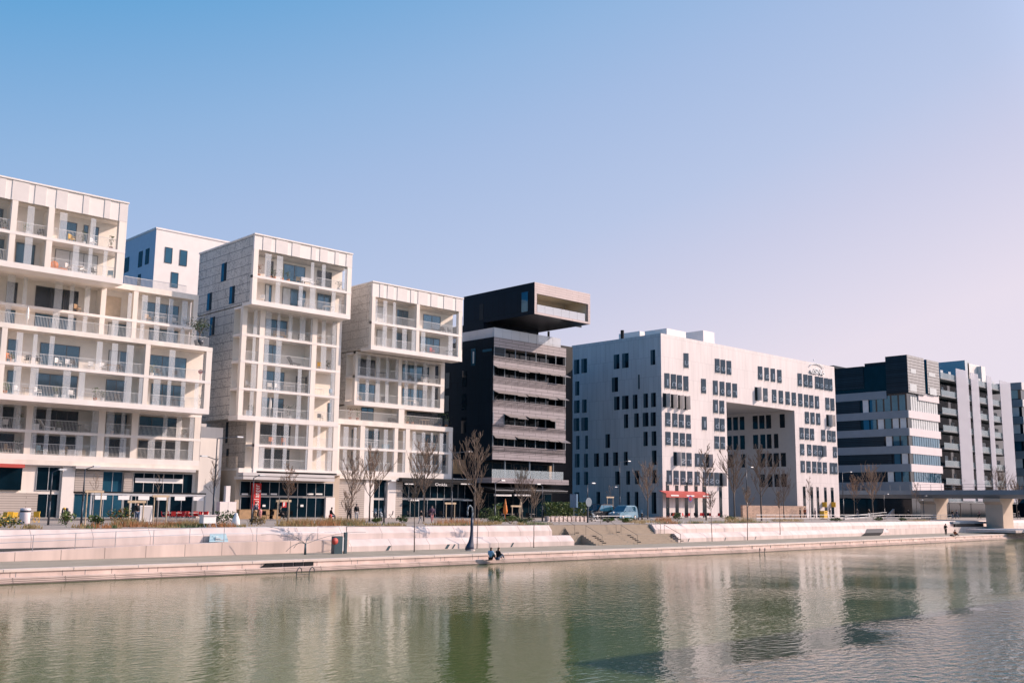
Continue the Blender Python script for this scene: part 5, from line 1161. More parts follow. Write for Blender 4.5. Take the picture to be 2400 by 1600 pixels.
q = spot(1168, 84); r = thing('banana_plant', q, 'bright green big-leaved plant left of the folded orange parasol', 'plant', None); s = MB(); s.tube(q, q+Vector((0,0,1.3)), .07, .05, 7); s.build('stem', 'leaf_light', r); s = MB()
for i in range(9):
    a = i*.7; d = Vector((math.cos(a), math.sin(a), 0)); c = q+Vector((0,0,1.2)); e = c+d*.75+Vector((0,0,.9-.08*i)); w = Vector((-d.y, d.x, 0))*.2; m_ = c.lerp(e, .55)+Vector((0,0,.22)); s.add([c, m_-w, e, m_+w], [(0,1,2,3)])
s.build('leaves', 'leaf_light', r)
# pergola of the left cafe
pg = thing('pergola', spot(345, 90), 'slim black-roofed steel pergola over the red-chair terrace', 'pergola')
xa, xb = XY('C', 985, 730, 89), XY('C', 2228, 730, 89); zt = ZY('C', 1600, 722, 89); g0 = gz(xa, 89)
s = MB(); s.box(xa, xb, 89, 93, zt, zt+.14); s.build('roof', 'black', pg)
s = MB(); s.box(xa, xb, 88.95, 89.0, zt-.16, zt+.0); s.build('beam', 'frame_light', pg)
for k in range(4): x = xa+(xb-xa-.12)*k/3; s = MB(); s.box(x, x+.12, 89.01, 89.13, g0, zt-.002); s.build('post', 'frame_light', pg)
for k, f in enumerate((.08, .27, .44, .6, .76, .93)): s = MB(); x = xa+(xb-xa)*f; s.box(x-.5, x+.5, 88.97, 88.985+.01, zt-.55, zt-.2); s.build('hanging_sign', 'white_sign', pg)
p = spot(341, 80); r = thing('menu_board', p, 'tall white menu board on legs beside the waiter', 'menu board')
s = MB(); s.box(p.x-.5, p.x+.5, p.y-.03, p.y+.03, p.z+.25, p.z+1.5); b_ = s.build('board', 'white_sign', r)
s = MB(); s.box(p.x-.42, p.x+.42, p.y-.036, p.y-.031, p.z+.35, p.z+1.42); s.build('chalk_panel', 'grey_panel', b_)
for dx in (-.47, .47): s = MB(); s.tube((p.x+dx, p.y-.15, p.z), (p.x+dx, p.y, p.z+1.5), .025, .025, 5); s.build('leg', 'white_sign', r)
#@@PART5
# ------------------------------------------------------------------ people
def skin_mesh(name, J, E, m, parent, root=0, sub=1):
    """grow one continuous surface round a skeleton: J = [(co, radius)], E = edges"""
    me = bpy.data.meshes.new('skel'); me.from_pydata([Vector(c) for c, r in J], E, []); me.update()
    o = bpy.data.objects.new('skel', me); COL.objects.link(o); o.modifiers.new('s', 'SKIN')
    sv = me.skin_vertices[0].data
    for i, (c, r) in enumerate(J): sv[i].radius = (r, r) if not isinstance(r, tuple) else r; sv[i].use_root = (i == root)
    if sub: sm = o.modifiers.new('d', 'SUBSURF'); sm.levels = sub; sm.render_levels = sub
    dg = bpy.context.evaluated_depsgraph_get(); ev = o.evaluated_get(dg)
    nm = bpy.data.meshes.new_from_object(ev); nm.materials.clear(); nm.materials.append(MATS[m]); nm.polygons.foreach_set('use_smooth', [True]*len(nm.polygons))
    bpy.data.objects.remove(o); bpy.data.meshes.remove(me)
    r_ = bpy.data.objects.new(name, nm); COL.objects.link(r_); r_.parent = parent; return r_
def pose(kind):
    P = dict(pel=(0,0,.93), sp=(0,0,1.13), ch=(0,.01,1.34), nk=(0,.01,1.50), hd=(0,.03,1.60), tp=(0,.03,1.70))
    for s_, sx in (('l', 1), ('r', -1)):
        P['sh'+s_] = (.18*sx, 0, 1.42); P['el'+s_] = (.25*sx, -.02, 1.13); P['wr'+s_] = (.26*sx, .08, .90)
        P['hp'+s_] = (.095*sx, 0, .88); P['kn'+s_] = (.11*sx, .03, .49); P['an'+s_] = (.11*sx, -.02, .10); P['to'+s_] = (.12*sx, .15, .05)
    if kind == 'walk':
        P.update(knl=(.10,.2,.52), anl=(.10,.30,.12), tol=(.10,.47,.09), knr=(-.10,.0,.48), anr=(-.10,-.32,.16), tor=(-.10,-.17,.06), ell=(.25,-.12,1.14), wrl=(.25,-.1,.90), elr=(-.25,.08,1.14), wrr=(-.24,.25,.97))
    if kind == 'bend':
        P.update(sp=(0,.14,1.08), ch=(0,.34,1.14), nk=(0,.50,1.17), hd=(0,.58,1.16), tp=(0,.67,1.20))
        for s_, sx in (('l', 1), ('r', -1)): P['sh'+s_] = (.17*sx, .42, 1.14); P['el'+s_] = (.2*sx, .48, .88); P['wr'+s_] = (.16*sx, .58, .68)
    if kind == 'phone':
        P.update(elr=(-.25,.05,1.16), wrr=(-.1,.28,1.28), hd=(0,.07,1.59), tp=(0,.1,1.69))
    if kind in ('sit', 'ground'):
        dz = -.83 if kind == 'ground' else -.40
        for k in list(P): P[k] = (P[k][0], P[k][1], P[k][2]+dz)
        zs = P['hpl'][2]
        for s_, sx in (('l', 1), ('r', -1)):
            if kind == 'ground':
                P['kn'+s_] = (.12*sx, .36, zs+.36); P['an'+s_] = (.12*sx, .60, zs-.0); P['to'+s_] = (.12*sx, .76, zs-.06); P['el'+s_] = (.24*sx, .12, zs+.28); P['wr'+s_] = (.1*sx, .34, zs+.34)
            else: P['kn'+s_] = (.11*sx, .42, zs+.02); P['an'+s_] = (.11*sx, .42, .10); P['to'+s_] = (.12*sx, .58, .05); P['el'+s_] = (.24*sx, .1, zs+.28); P['wr'+s_] = (.12*sx, .32, zs+.14)
        P['nk'] = (0,.05,P['nk'][2]); P['hd'] = (0,.09,P['hd'][2]); P['tp'] = (0,.10,P['tp'][2])
    return P
def person(loc, rz, kind, top, bottom, label, h=1.72, hair='hair', long_hair=False, shoes='black', group=None, hood=None):
    r = thing('person', (0, 0, 0), label, 'person', group); P = pose(kind)
    # body: one continuous surface with hands and five fingers each
    keys = ['pel','sp','ch','nk','hd','tp']; R = dict(pel=.12, sp=.11, ch=.12, nk=.055, hd=.085, tp=.06)
    J = [(P[k], R[k]) for k in keys]; E = [(i, i+1) for i in range(5)]; idx = {k: i for i, k in enumerate(keys)}
    def add(k, co, rr, par): J.append((co, rr)); idx[k] = len(J)-1; E.append((idx[par], idx[k]))
    for s_, sx in (('l', 1), ('r', -1)):
        add('sh'+s_, P['sh'+s_], .06, 'ch'); add('el'+s_, P['el'+s_], .042, 'sh'+s_); add('wr'+s_, P['wr'+s_], .028, 'el'+s_)
        d = (Vector(P['wr'+s_])-Vector(P['el'+s_])).normalized(); w = Vector(P['wr'+s_]); pm = w+d*.07; add('pm'+s_, pm, .032, 'wr'+s_)
        side = Vector((0, 1, 0)).cross(d); side = side.normalized() if side.length > .1 else Vector((1, 0, 0)); fw = d.cross(side).normalized()
        for q in range(4): add('f%d%s' % (q, s_), pm+d*(.085-.012*abs(q-1.4))+fw*(.027*(q-1.5)), .0085, 'pm'+s_)
        add('t'+s_, w+d*.06+fw*.05, .0095, 'pm'+s_)
        add('hp'+s_, P['hp'+s_], .09, 'pel'); add('kn'+s_, P['kn'+s_], .058, 'hp'+s_); add('an'+s_, P['an'+s_], .04, 'kn'+s_); add('to'+s_, P['to'+s_], .035, 'an'+s_)
    hd = Vector(P['hd']); add('nose', hd+Vector((0, .095, .0)), .014, 'hd'); add('earl', hd+Vector((.085, 0, .0)), .018, 'hd'); add('earr', hd+Vector((-.085, 0, .0)), .018, 'hd')
    skin_mesh('body', J, E, 'skin', r)
    f = MB()
    for sx in (-.03, .03): f.ell(hd+Vector((sx, .078, .03)), (.011, .008, .008), 6, 4)
    f.box(hd.x-.025, hd.x+.025, hd.y+.078, hd.y+.086, hd.z-.052, hd.z-.044); f.build('face_details', 'hair', r)
    # jacket, trousers, shoes, hair
    J = [(P['pel'], .15), (P['sp'], .15), (P['ch'], .165), (Vector(P['ch']).lerp(Vector(P['nk']), .75), .075)]; E = [(0,1),(1,2),(2,3)]
    for s_ in 'lr': b = len(J); J += [(P['sh'+s_], .085), (P['el'+s_], .062), (Vector(P['el'+s_]).lerp(Vector(P['wr'+s_]), .9), .045)]; E += [(2, b), (b, b+1), (b+1, b+2)]
    skin_mesh('jacket', J, E, top, r)
    J = [(Vector(P['pel'])+Vector((0, 0, .02)), .135)]; E = []
    for s_ in 'lr': b = len(J); J += [(P['hp'+s_], .112), (P['kn'+s_], .078), (Vector(P['kn'+s_]).lerp(Vector(P['an'+s_]), .92), .06)]; E += [(0, b), (b, b+1), (b+1, b+2)]
    skin_mesh('trousers', J, E, bottom, r)
    for s_ in 'lr': skin_mesh('shoe', [(Vector(P['an'+s_])+Vector((0, -.02, -.02)), .055), (P['to'+s_], .045)], [(0, 1)], shoes, r)
    f = MB(); f.smooth = True; f.ell(Vector(P['tp'])+Vector((0, -.025, -.025)), (.098, .105, .085), 10, 6)
    if long_hair: f.ell(hd+Vector((0, -.07, -.1)), (.1, .06, .2), 8, 6)
    f.build('hood' if hood else 'hair', hood or hair, r)
    zmin = min(P['tol'][2], P['tor'][2])-.05
    r.location = Vector(loc)-Vector((0, 0, zmin*h/1.72 if kind not in ('ground',) else 0)); r.rotation_euler = (0, 0, rz); r.scale = (h/1.72,)*3; return r
mat('denim', (.06, .10, .17), .7, var=.1); mat('pale_cloth', (.55, .52, .50), .8); mat('sky_cloth', (.25, .42, .58), .8); mat('rust_cloth', (.40, .12, .05), .8); mat('plum', (.12, .06, .10), .8); mat('rose', (.50, .22, .22), .8); mat('hair_brown', (.10, .05, .025), .6)
PI = math.pi
person(spot(155, 83), PI*.8, 'bend', 'navy', 'black', 'person bending over in a navy jacket and yellow cap by the olive shrub', hood='yellow')
person(spot(321, 82), 0, 'stand', 'black', 'denim', 'waiter in dark clothes standing beside the white menu board')
person(spot(598, 88), .3, 'stand', 'navy', 'wood', 'person in a navy coat standing below the red banner'); person(spot(610, 88), .4, 'stand', 'rose', 'rose', 'small child in pink beside the navy coat below the red banner', h=1.2)
person(spot(655, 90), -2.4, 'sit', 'black', 'black', 'person in black sitting outside the bakery door', hair='hair_brown'); person(spot(775, 86), -1.9, 'sit', 'black', 'denim', 'person in a dark coat sitting right behind the red hydrant')
person(spot(835, 84), PI, 'stand', 'black', 'pale_cloth', 'person in a black top and pale grey trousers before the slatted screen'); person(spot(818, 86), 2.2, 'walk', 'navy', 'black', 'person in dark navy beside the slatted screen tree', h=1.5)
person(spot(987, 78), 1.6, 'walk', 'black', 'pale_cloth', 'child in a black jacket and pale trousers before the dark shop', h=1.3); person(spot(1012, 79), PI*.9, 'walk', 'plum', 'rose', 'person in a dark hooded coat walking before the dark shop', hood='black')
px_, py_ = PZ(1150, 1311, KZ-.42); person((px_, py_, KZ-.37), -1.15, 'ground', 'sky_cloth', 'black', 'long-haired person in a pale blue jacket sitting on the quay edge', long_hair=True, hair='hair_brown')
px_, py_ = PZ(1167, 1311, KZ-.42); person((px_, py_, KZ-.37), -1.5, 'ground', 'black', 'denim', 'person in a black jacket sitting on the quay edge, facing the water', long_hair=True, hair='hair_brown', shoes='pale_cloth')
for px, Y, k, a, b_, lab in ((1876,90,'stand','black','black','person in black at the left of the gate building right leg'), (1887,90.5,'walk','rust_cloth','black','person in a rust jacket by the right leg of the gate building'), (1911,89,'stand','navy','navy','person in navy standing left of the yellow letter box'),
    (1922,90,'walk','navy','denim','person in a navy coat walking up to the yellow letter box'), (1946,92,'phone','black','pale_cloth','person in black right of the yellow letter box'), (2010,92,'walk','navy','denim','person in dark blue by the orange-leaved tree'), (2037,92,'walk','black','pale_cloth','person in black and white behind the handrails by the banded office'),
    (2130,88,'phone','black','black','person in black between the slanting wall and the left pier'), (2233,88,'stand','black','denim','taller person in black left of the thick bridge pier'), (2243,88,'walk','navy','denim','person in blue walking beside the taller person near the pier'), (2296,87,'walk','plum','black','person in plum walking just left of the thick pier'), (2388,86,'walk','black','navy','person in dark clothes at the right edge behind the rail')):
    p = spot(px, Y+qo(gx(px, Y))*.0); person(p, rnd.uniform(0, 6.28), k, a, b_, lab)
person(kspot(2217, 1253), 2.7, 'phone', 'black', 'black', 'person in black standing on the lower walkway near the bridge'); p = kspot(2238, 1256)
person((p.x, p.y, p.z+.06), -1.9, 'ground', 'rust_cloth', 'black', 'person in a rust jacket sitting on the ground by the water', hair='hair_brown')
s = MB(); s.smooth = True; s.ell((p.x-1.0, p.y-.1, p.z+.16), (.8, .28, .17), 10, 6); s.build('bag', 'black', None, 'long black bag lying beside the seated person in rust', 'bag')
for px, lab in ((2180, 'person in dark clothes sitting on the far terrace edge, left of two'), (2187, 'person in dark clothes sitting on the far terrace edge, right of two')):
    x, y = PZ(px, 1232, LZ); person((x, y, LZ+.02), PI*.95, 'sit', 'navy', 'pale_cloth', lab)

# ------------------------------------------------------------------ vehicles
def car(p, rz, m, label, L=4.2, Wd=1.75, Ht=1.75, nose=.95):
    r = thing('parked_car', (0, 0, 0), label, 'car')
    k = .38; hw = Wd/2
    prof = [(-L/2, .32), (-L/2, .75), (-L/2+.12, .92), (-L/2+nose, 1.06), (-L/2+nose+.85, Ht-.06), (-L/2+nose+1.3, Ht), (L/2-.5, Ht), (L/2-.12, Ht-.25), (L/2, 1.0), (L/2, .36), (L/2-.2, .26), (-L/2+.2, .26)]
    s = MB(); n = len(prof); rings = []
    for y, sc_ in ((-hw, .0), (-hw+.07, .06), (hw-.07, .06), (hw, .0)):
        rings.append([(x*(1 if sc_ else .985), y*(1-.14*max(0, (z-1.0)/(Ht-1.0))), z if sc_ else z*.97+.03) for x, z in prof])
    s.add([v for rg in rings for v in rg], [(j*n+i, j*n+(i+1) % n, (j+1)*n+(i+1) % n, (j+1)*n+i) for j in range(3) for i in range(n)]+[tuple(range(n)), tuple(range(4*n-1, 3*n-1, -1))]); s.smooth = False
    body = s.build('body', m, r)
    for sy in (-1, 1):
        for x0, x1, sl in ((-L/2+nose+.25, -L/2+nose+1.25, .55), (-L/2+nose+1.33, L/2-1.05, 0), (L/2-.98, L/2-.35, -.2)):
            y0 = sy*(hw*.985+.012); y1 = sy*(hw*(1-.14*.85)+.012); s = MB(); s.quad((x0, y0, 1.08), (x1, y0, 1.08), (x1+min(sl, 0), y1, Ht-.15), (x0+max(sl, 0), y1, Ht-.15)); s.build('window', 'window_glass', r)
        s = MB(); s.ell((-L/2+.1, sy*(hw-.25), .82), (.14, .2, .1), 8, 6); s.build('headlight', 'lamp_head', r)
        s = MB(); s.box(L/2-.03, L/2+.02, sy*(hw-.2)-.08, sy*(hw-.2)+.08, .95, 1.25); s.build('tail_light', 'red', r)
        s = MB(); s.ell((-L/2+nose+.3, sy*(hw+.1), 1.12), (.08, .1, .07), 6, 5); s.build('mirror', m, r)
        for x in (-L/2+.78, L/2-.75):
            s = MB(); s.smooth = True; s.tube((x, sy*(hw-.2), .32), (x, sy*(hw+.02), .32), .32, .32, 16); w_ = s.build('wheel', 'tyre', r)
            s = MB(); s.tube((x, sy*(hw+.021), .32), (x, sy*(hw+.03), .32), .2, .18, 12); s.build('rim', 'steel', w_)
    s = MB(); y = hw*.82; s.quad((-L/2+nose+.06, -y, 1.10), (-L/2+nose+.06, y, 1.10), (-L/2+nose+.79, y*.93, Ht-.1), (-L/2+nose+.79, -y*.93, Ht-.1)); o = s.build('windscreen', 'window_glass', r)
    o.location.x -= .03; o.location.z += .02
    s = MB(); s.box(-L/2-.03, -L/2+.05, -hw+.1, hw-.1, .34, .52); s.build('bumper', 'black', r)
    r.location = p; r.rotation_euler = (0, 0, rz); return r
car(spot(1461, 86), .12, 'car_blue', 'pale blue people carrier parked in the side street beside the gate building', L=4.3, Ht=1.85)
car(spot(1404, 88), .1, 'car_black', 'black van half hidden behind the sapling stakes', L=4.7, Ht=1.95)
def two_wheeler(p, rz, m, label, group=None):
    r = thing('motorcycle', (0, 0, 0), label, 'motorcycle', group)
    for x in (-.62, .62):
        s = MB(); 
        for k in range(14):
            a, b = 2*PI*k/14, 2*PI*(k+1)/14; s.tube((x+.27*math.cos(a), 0, .31+.27*math.sin(a)), (x+.27*math.cos(b), 0, .31+.27*math.sin(b)), .05, .05, 6)
        w_ = s.build('wheel', 'tyre', r); s = MB(); s.tube((x, -.04, .31), (x, .04, .31), .14, .14, 10); s.build('rim', 'steel', w_)
    s = MB(); s.smooth = True; s.ell((0, 0, .55), (.45, .16, .2), 10, 6); s.ell((-.2, 0, .78), (.28, .15, .13), 10, 6); s.tube((-.62, 0, .31), (-.4, 0, 1.0), .035, .03, 6); s.build('body', m, r)
    s = MB(); s.smooth = True; s.ell((.32, 0, .8), (.38, .13, .07), 10, 6); s.build('seat', 'black', r)
    s = MB(); s.tube((-.4, -.32, 1.02), (-.4, .32, 1.02), .022, .022, 6); s.build('handlebar', 'black', r); s = MB(); s.ell((-.55, 0, .88), (.08, .1, .09), 8, 6); s.build('headlight', 'lamp_head', r)
    s = MB(); s.quad((-.56, -.16, .95), (-.56, .16, .95), (-.42, .12, 1.32), (-.42, -.12, 1.32)); s.build('windshield', 'clear_glass', r)
    r.location = p; r.rotation_euler = (0, 0, rz); return r
for px, Y, rz, m, lab in ((1494,86,.5,'car_black','black motorcycle just behind the pale blue car'), (1505,86.5,.6,'black','black scooter at the far end behind the pale blue car'), (880,84,.9,'car_black','black scooter on the left before the glass doorway'), (893,84.3,.8,'spandrel_shade_grey','grey scooter on the right before the glass doorway'), (1391,82,.4,'spandrel_shade_grey','pale grey scooter at the head of the stairs')):
    two_wheeler(spot(px, Y), rz, m, lab)

# ------------------------------------------------------------------ street furniture
p = spot(774, 78); r = thing('fire_hydrant', p, 'red fire hydrant at the right end of the rusty grasses', 'fire hydrant'); s = MB(); s.smooth = True
s.lathe([(.16,0),(.16,.08),(.11,.1),(.11,.62),(.15,.64),(.15,.7),(.13,.82),(.05,.9)], p, 12); s.build('barrel', 'red', r)
s = MB(); s.tube(p+Vector((-.22,0,.5)), p+Vector((.22,0,.5)), .07, .07, 8); s.tube(p+Vector((0,-.2,.45)), p+Vector((0,0,.45)), .08, .08, 8); s.build('outlet', 'red', r)
p = spot(529, 88); r = thing('utility_cabinet', p, 'pale grey utility cabinet in the gap between the two white blocks', 'cabinet')
s = MB(); s.box(p.x-.85, p.x+.85, p.y-.3, p.y+.3, p.z, p.z+1.75); c_ = s.build('housing', 'spandrel_pale', r)
for a, b_ in ((-.82, -.02), (.02, .82)): s = MB(); s.box(p.x+a, p.x+b_, p.y-.32, p.y-.301, p.z+.1, p.z+1.68); d_ = s.build('door', 'white_panel', r); s = MB(); s.box(p.x+(b_ if a < 0 else a)-.03, p.x+(b_ if a < 0 else a)+.03, p.y-.35, p.y-.321, p.z+.8, p.z+1.0); s.build('handle', 'black', d_)
s = MB(); s.box(p.x-.22, p.x+.22, p.y-.2, p.y+.2, p.z+1.75, p.z+3.2); s.build('vent_tower', 'white_panel', r)
p = spot(267/4.612, 82); r = thing('litter_bin', p, 'pale cylindrical litter bin left of the narrow glass doorway', 'bin'); s = MB(); s.smooth = True; s.lathe([(.36,0),(.38,.05),(.38,1.15),(.34,1.2)], p, 14); s.build('drum', 'spandrel_pale', r); s = MB(); s.lathe([(.385,.9),(.39,.92),(.39,1.02),(.385,1.04)], p, 14); s.build('rim_band', 'pole_grey', r)
p = spot(553, 77.5); s = MB(); s.smooth = True; s.lathe([(.3,0),(.34,.1),(.28,.5),(.16,.8),(.12,.95),(.05,1.0)], p, 12); s.build('bollard', 'white_sign', None, 'white rounded stone bollard right of the wide green bush', 'bollard')
# white kiosk box on the wall edge with the blue panel under it
x0, x1 = gx(473, 73.5), gx(502, 73.5); r = thing('info_stand', ((x0+x1)/2, 73.5, TZ), 'white stand with a pale blue panel hanging over the left quay wall', 'information stand')
s = MB(); s.box(x0, x1, 73.2, 73.9, .05, .62); s.build('box', 'white_sign', r); s = MB(); s.box(x0-.05, x1+.05, 73.1, 74, .62, .68); s.build('lid', 'spandrel_pale', r)
for x in (x0+.03, (x0+x1)/2, x1-.03): s = MB(); s.tube((x, 71.9, LZ+.0), (x, 73.3, .1), .025, .025, 6); s.build('strut', 'steel', r)
s = MB(); s.add([(x0-.3, 71.55, LZ), (x1+.25, 71.55, LZ), (x1+.1, 71.75, LZ+.62), (x0-.15, 71.75, LZ+.62), (x0-.3, 71.6, LZ), (x1+.25, 71.6, LZ), (x1+.1, 71.8, LZ+.62), (x0-.15, 71.8, LZ+.62)], [(0,1,2,3),(7,6,5,4),(0,4,5,1),(1,5,6,2),(2,6,7,3),(3,7,4,0)]); b_ = s.build('panel', 'info_panel', r)
s = MB()
for q in range(4): s.box(x0+.2, x1-.1-.25*q, 71.54, 71.60, LZ+.12+q*.12, LZ+.16+q*.12)
s.build('text_lines', 'white_sign', b_)
# wire tree sculpture, life ring point, dark blue post
p = kspot(715, 1299); r = thing('wire_sculpture', p, 'short teal post with thin curved wire branches against the lower quay wall', 'sculpture')
s = MB(); s.smooth = True; s.tube(p, p+Vector((0, 0, .85)), .10, .07, 8); s.build('post', 'teal_metal', r)
for tgt in ((-2.9, .9, 2.1), (-1.9, .6, 1.35), (1.0, .4, 1.55), (-3.4, .8, 1.5), (-.9, .2, .5), (-1.5, .3, .25), (.5, .2, 1.2), (6.2, .9, 1.6)):
    s = MB(); a = p+Vector((0, 0, .8)); e = p+Vector(tgt); c_ = a.lerp(e, .5)+Vector((0, 0, .55)); pts = [a.lerp(c_, t_/6).lerp(c_.lerp(e, t_/6), t_/6) for t_ in range(7)]; s.path(pts, .018, 4); s.build('wire_branch', 'teal_metal', r)
p = kspot(790, 1297); r = thing('rescue_point', p, 'dark teal rescue cabinet with a red life ring cover beside the lower wall', 'life ring stand')
s = MB(); s.box(p.x-.4, p.x+.35, p.y-.2, p.y+.25, p.z+.0, p.z+1.35); s.build('cabinet', 'teal_metal', r)
s = MB(); s.smooth = True; s.tube((p.x-.42, p.y-.22, p.z+.98), (p.x-.42, p.y-.34, p.z+.98), .27, .25, 16); s.build('ring_cover', 'red_awning', r)
s = MB(); s.box(p.x+.62, p.x+.85, p.y-.1, p.y+.1, p.z, p.z+1.65); s.build('post', 'teal_metal', r); s = MB(); s.box(p.x+.4, p.x+.58, p.y-.05, p.y+.05, p.z+.2, p.z+1.25); s.build('white_board', 'white_sign', r)
p = kspot(1105, 1290); r = thing('flared_post', p, 'dark blue flared post with a grey hood, standing on the lower walkway', 'lamp sculpture')
H_ = PY(1105, 1213, p.y)[1]-p.z; s = MB(); s.smooth = True
prof = [(.44,.0,-.24),(.40,.25,-.2),(.25,.65,-.08),(.17,1.1,-.02),(.145,1.7,0),(.15,2.1,0),(.13,H_*.96,.02)]; n = 12; vs = []; 
for r0, z, dx in prof: vs += [p+Vector((dx+r0*math.cos(2*PI*i/n), r0*.7*math.sin(2*PI*i/n), .12+z)) for i in range(n)]
s.add(vs, [(j*n+i, j*n+(i+1) % n, (j+1)*n+(i+1) % n, (j+1)*n+i) for j in range(len(prof)-1) for i in range(n)]+[tuple(range(n-1,-1,-1)), tuple(range((len(prof)-1)*n, len(prof)*n))]); s.build('post', 'navy', r)
s = MB(); s.lathe([(.42,0),(.42,.12),(.3,.14)], p+Vector((-.15, 0, 0)), 12); s.build('base', 'concrete_pale', r)
s = MB(); s.smooth = True; zt = p.z+H_+.1
s.path([(p.x+.03, p.y, zt-.2), (p.x+.06, p.y, zt+.35), (p.x, p.y, zt+.75), (p.x-.22, p.y, zt+.95), (p.x-.45, p.y, zt+.85), (p.x-.52, p.y, zt+.45), (p.x-.5, p.y, zt+.1)], .065, 8); s.build('hood', 'spandrel_shade_grey', r)
# slots in the quay face, ladder hoops, wall notches
x0 = PY(640, 1320, 62.2)[0]; r = thing('quay_slot', (x0+2, 62.2, KZ-.4), 'row of black slots in the quay face with pale dividers', 'quay opening')
xe = PY(737, 1318, 62.2)[0]; w_ = (xe-x0)/4
for k in range(4): s = MB(); s.box(x0+k*w_+.06, x0+(k+1)*w_-.06, 62.22, 62.36, KZ-.40, KZ-.15); s.build('slot', 'black', r)
s = MB(); s.prism([(x0-.9, KZ-.4), (x0, KZ-.4), (x0, KZ-.15), (x0-.5, KZ-.15)], 1, 62.22, 62.34); s.build('slot', 'black', r)
for px, lab in ((694, 'pair of black ladder hoops at the waterline below the black slots'), (1779, 'pair of thin ladder hoops at the waterline below the gate building')):
    x, y = PZ(px, 1350 if px < 1000 else 1296, WZ); r = thing('ladder', (x, y, WZ), lab, 'ladder', None)
    for dx in (0, .95):
        s = MB(); pts = [(x+dx, y-.04, WZ-.2), (x+dx, y-.03, WZ+.25), (x+dx+.1, y, WZ+.45), (x+dx+.3, y+.1, WZ+.55), (x+dx+.5, y+.2, WZ+.45), (x+dx+.58, y+.25, WZ+.2)]; s.path(pts, .03, 6); s.build('hoop', 'pole_grey', r)
    s = MB()
    for q in range(2): s.box(x, x+.95, y-.06, y-.03, WZ-.1+q*.2, WZ-.07+q*.2)
    s.build('rungs', 'pole_grey', r)
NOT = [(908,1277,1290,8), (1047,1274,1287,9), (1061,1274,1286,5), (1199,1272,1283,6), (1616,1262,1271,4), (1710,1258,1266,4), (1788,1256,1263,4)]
nr = thing('wall_slits', (60, 70.5, KZ), 'short slanted dark strips laid on the lower quay wall for the shade in its slits', 'wall openings')
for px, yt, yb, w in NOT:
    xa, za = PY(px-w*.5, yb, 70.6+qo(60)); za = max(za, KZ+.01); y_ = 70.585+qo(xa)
    s = MB(); s.quad((xa, y_, KZ+.03), (xa+w*.035, y_, KZ+.03), (xa+w*.035+.28, y_, KZ+.40), (xa+.28, y_, KZ+.40)); s.build('slit', 'teal_metal', nr)  # flat dark quad on the wall face, coloured as shade inside a slit
bw = MB(); x0, x1 = PX(0, 0, 1)[0], 0
xa, xb = gx(1707, 99, 1200), gx(1856, 99, 1200); s = MB(); s.box(xa, xb, 96.2, 96.6, 0, PY(1780, 1184, 96.2)[1]); s.build('brick_wall', 'brick_wall', None, 'low warm brick wall across the foot of the big rectangular opening', 'wall')
s = MB()
def rp(x, y, z): return (x, y+qo(x), z)
s.add([rp(139.0,70.55,KZ+.01), rp(145.4,70.55,KZ+.01), rp(146.6,70.55,KZ+.42), rp(140.4,70.55,KZ+.42), rp(148.2,71.1,LZ+.02), rp(142.2,71.1,LZ+.02)], [(0,1,2,3), (3,2,4,5)])
s.build('sloping_panel', 'black', None, 'black sloping panel set in the lower quay wall below the gate building', 'ramp')
p = spot(1931, 88); r = thing('letter_box', p, 'yellow letter box before the right leg of the gate building', 'letter box'); s = MB(); s.box(p.x-.55, p.x+.55, p.y-.4, p.y+.4, p.z+.1, p.z+1.35); s.build('box', 'yellow', r); s = MB(); s.box(p.x-.5, p.x+.5, p.y-.35, p.y+.35, p.z, p.z+.1); s.build('foot', 'black', r); s = MB(); s.box(p.x-.35, p.x+.35, p.y-.42, p.y-.401, p.z+1.05, p.z+1.13); s.build('slot', 'black', r)
for px, lab in ((1944, 'yellow flag sign on the gate building right leg, left one'), (1965, 'yellow flag sign on the corner of the gate building')):
    x, z = PY(px, 1182, 95.6); s = MB(); s.box(x-.06, x+.06, 96.15, 96.98, z-.45, z+.45); s.build('flag_sign', 'yellow', None, lab, 'sign')
# white handrails of the far ramp
for (pa, pb, Y, lab) in (((1775, 1214), (2240, 1212), 77., 'long white double handrail in front of the gate building and bridge'), ((1985, 1216), (2085, 1206), 79., 'sloping white handrail of the ramp before the banded office'), ((2395, 1208), (2368, 1208), 80, 'white double handrail right of the thick bridge pier'), ((1375, 1218), (1480, 1217), 82., 'low white guard rail before the parked vehicles')):
    a, b_ = sorted((PY(*pa, Y+qo(PY(*pa, Y)[0])), PY(*pb, Y+qo(PY(*pb, Y)[0])))); ya, yb = Y+qo(a[0]), Y+qo(b_[0])
    z0 = a[1]; z1 = b_[1]; r = thing('handrail', (a[0], ya, z0-.9), lab, 'railing', 'white handrails on the promenade')
    for dz_ in (0, .45): s = MB(); s.tube((a[0], ya, z0+dz_), (b_[0], yb, z1+dz_), .035, .035, 6); s.build('rail', 'white_sign', r)
    n = max(2, int((b_[0]-a[0])/2.6))
    for k in range(n+1): t_ = k/n; x, y, z = a[0]+(b_[0]-a[0])*t_, ya+(yb-ya)*t_, z0+(z1-z0)*t_; s = MB(); s.tube((x, y, min(gz(x, y), z-.4)), (x, y, z+.45), .025, .025, 5); s.build('post', 'steel', r)
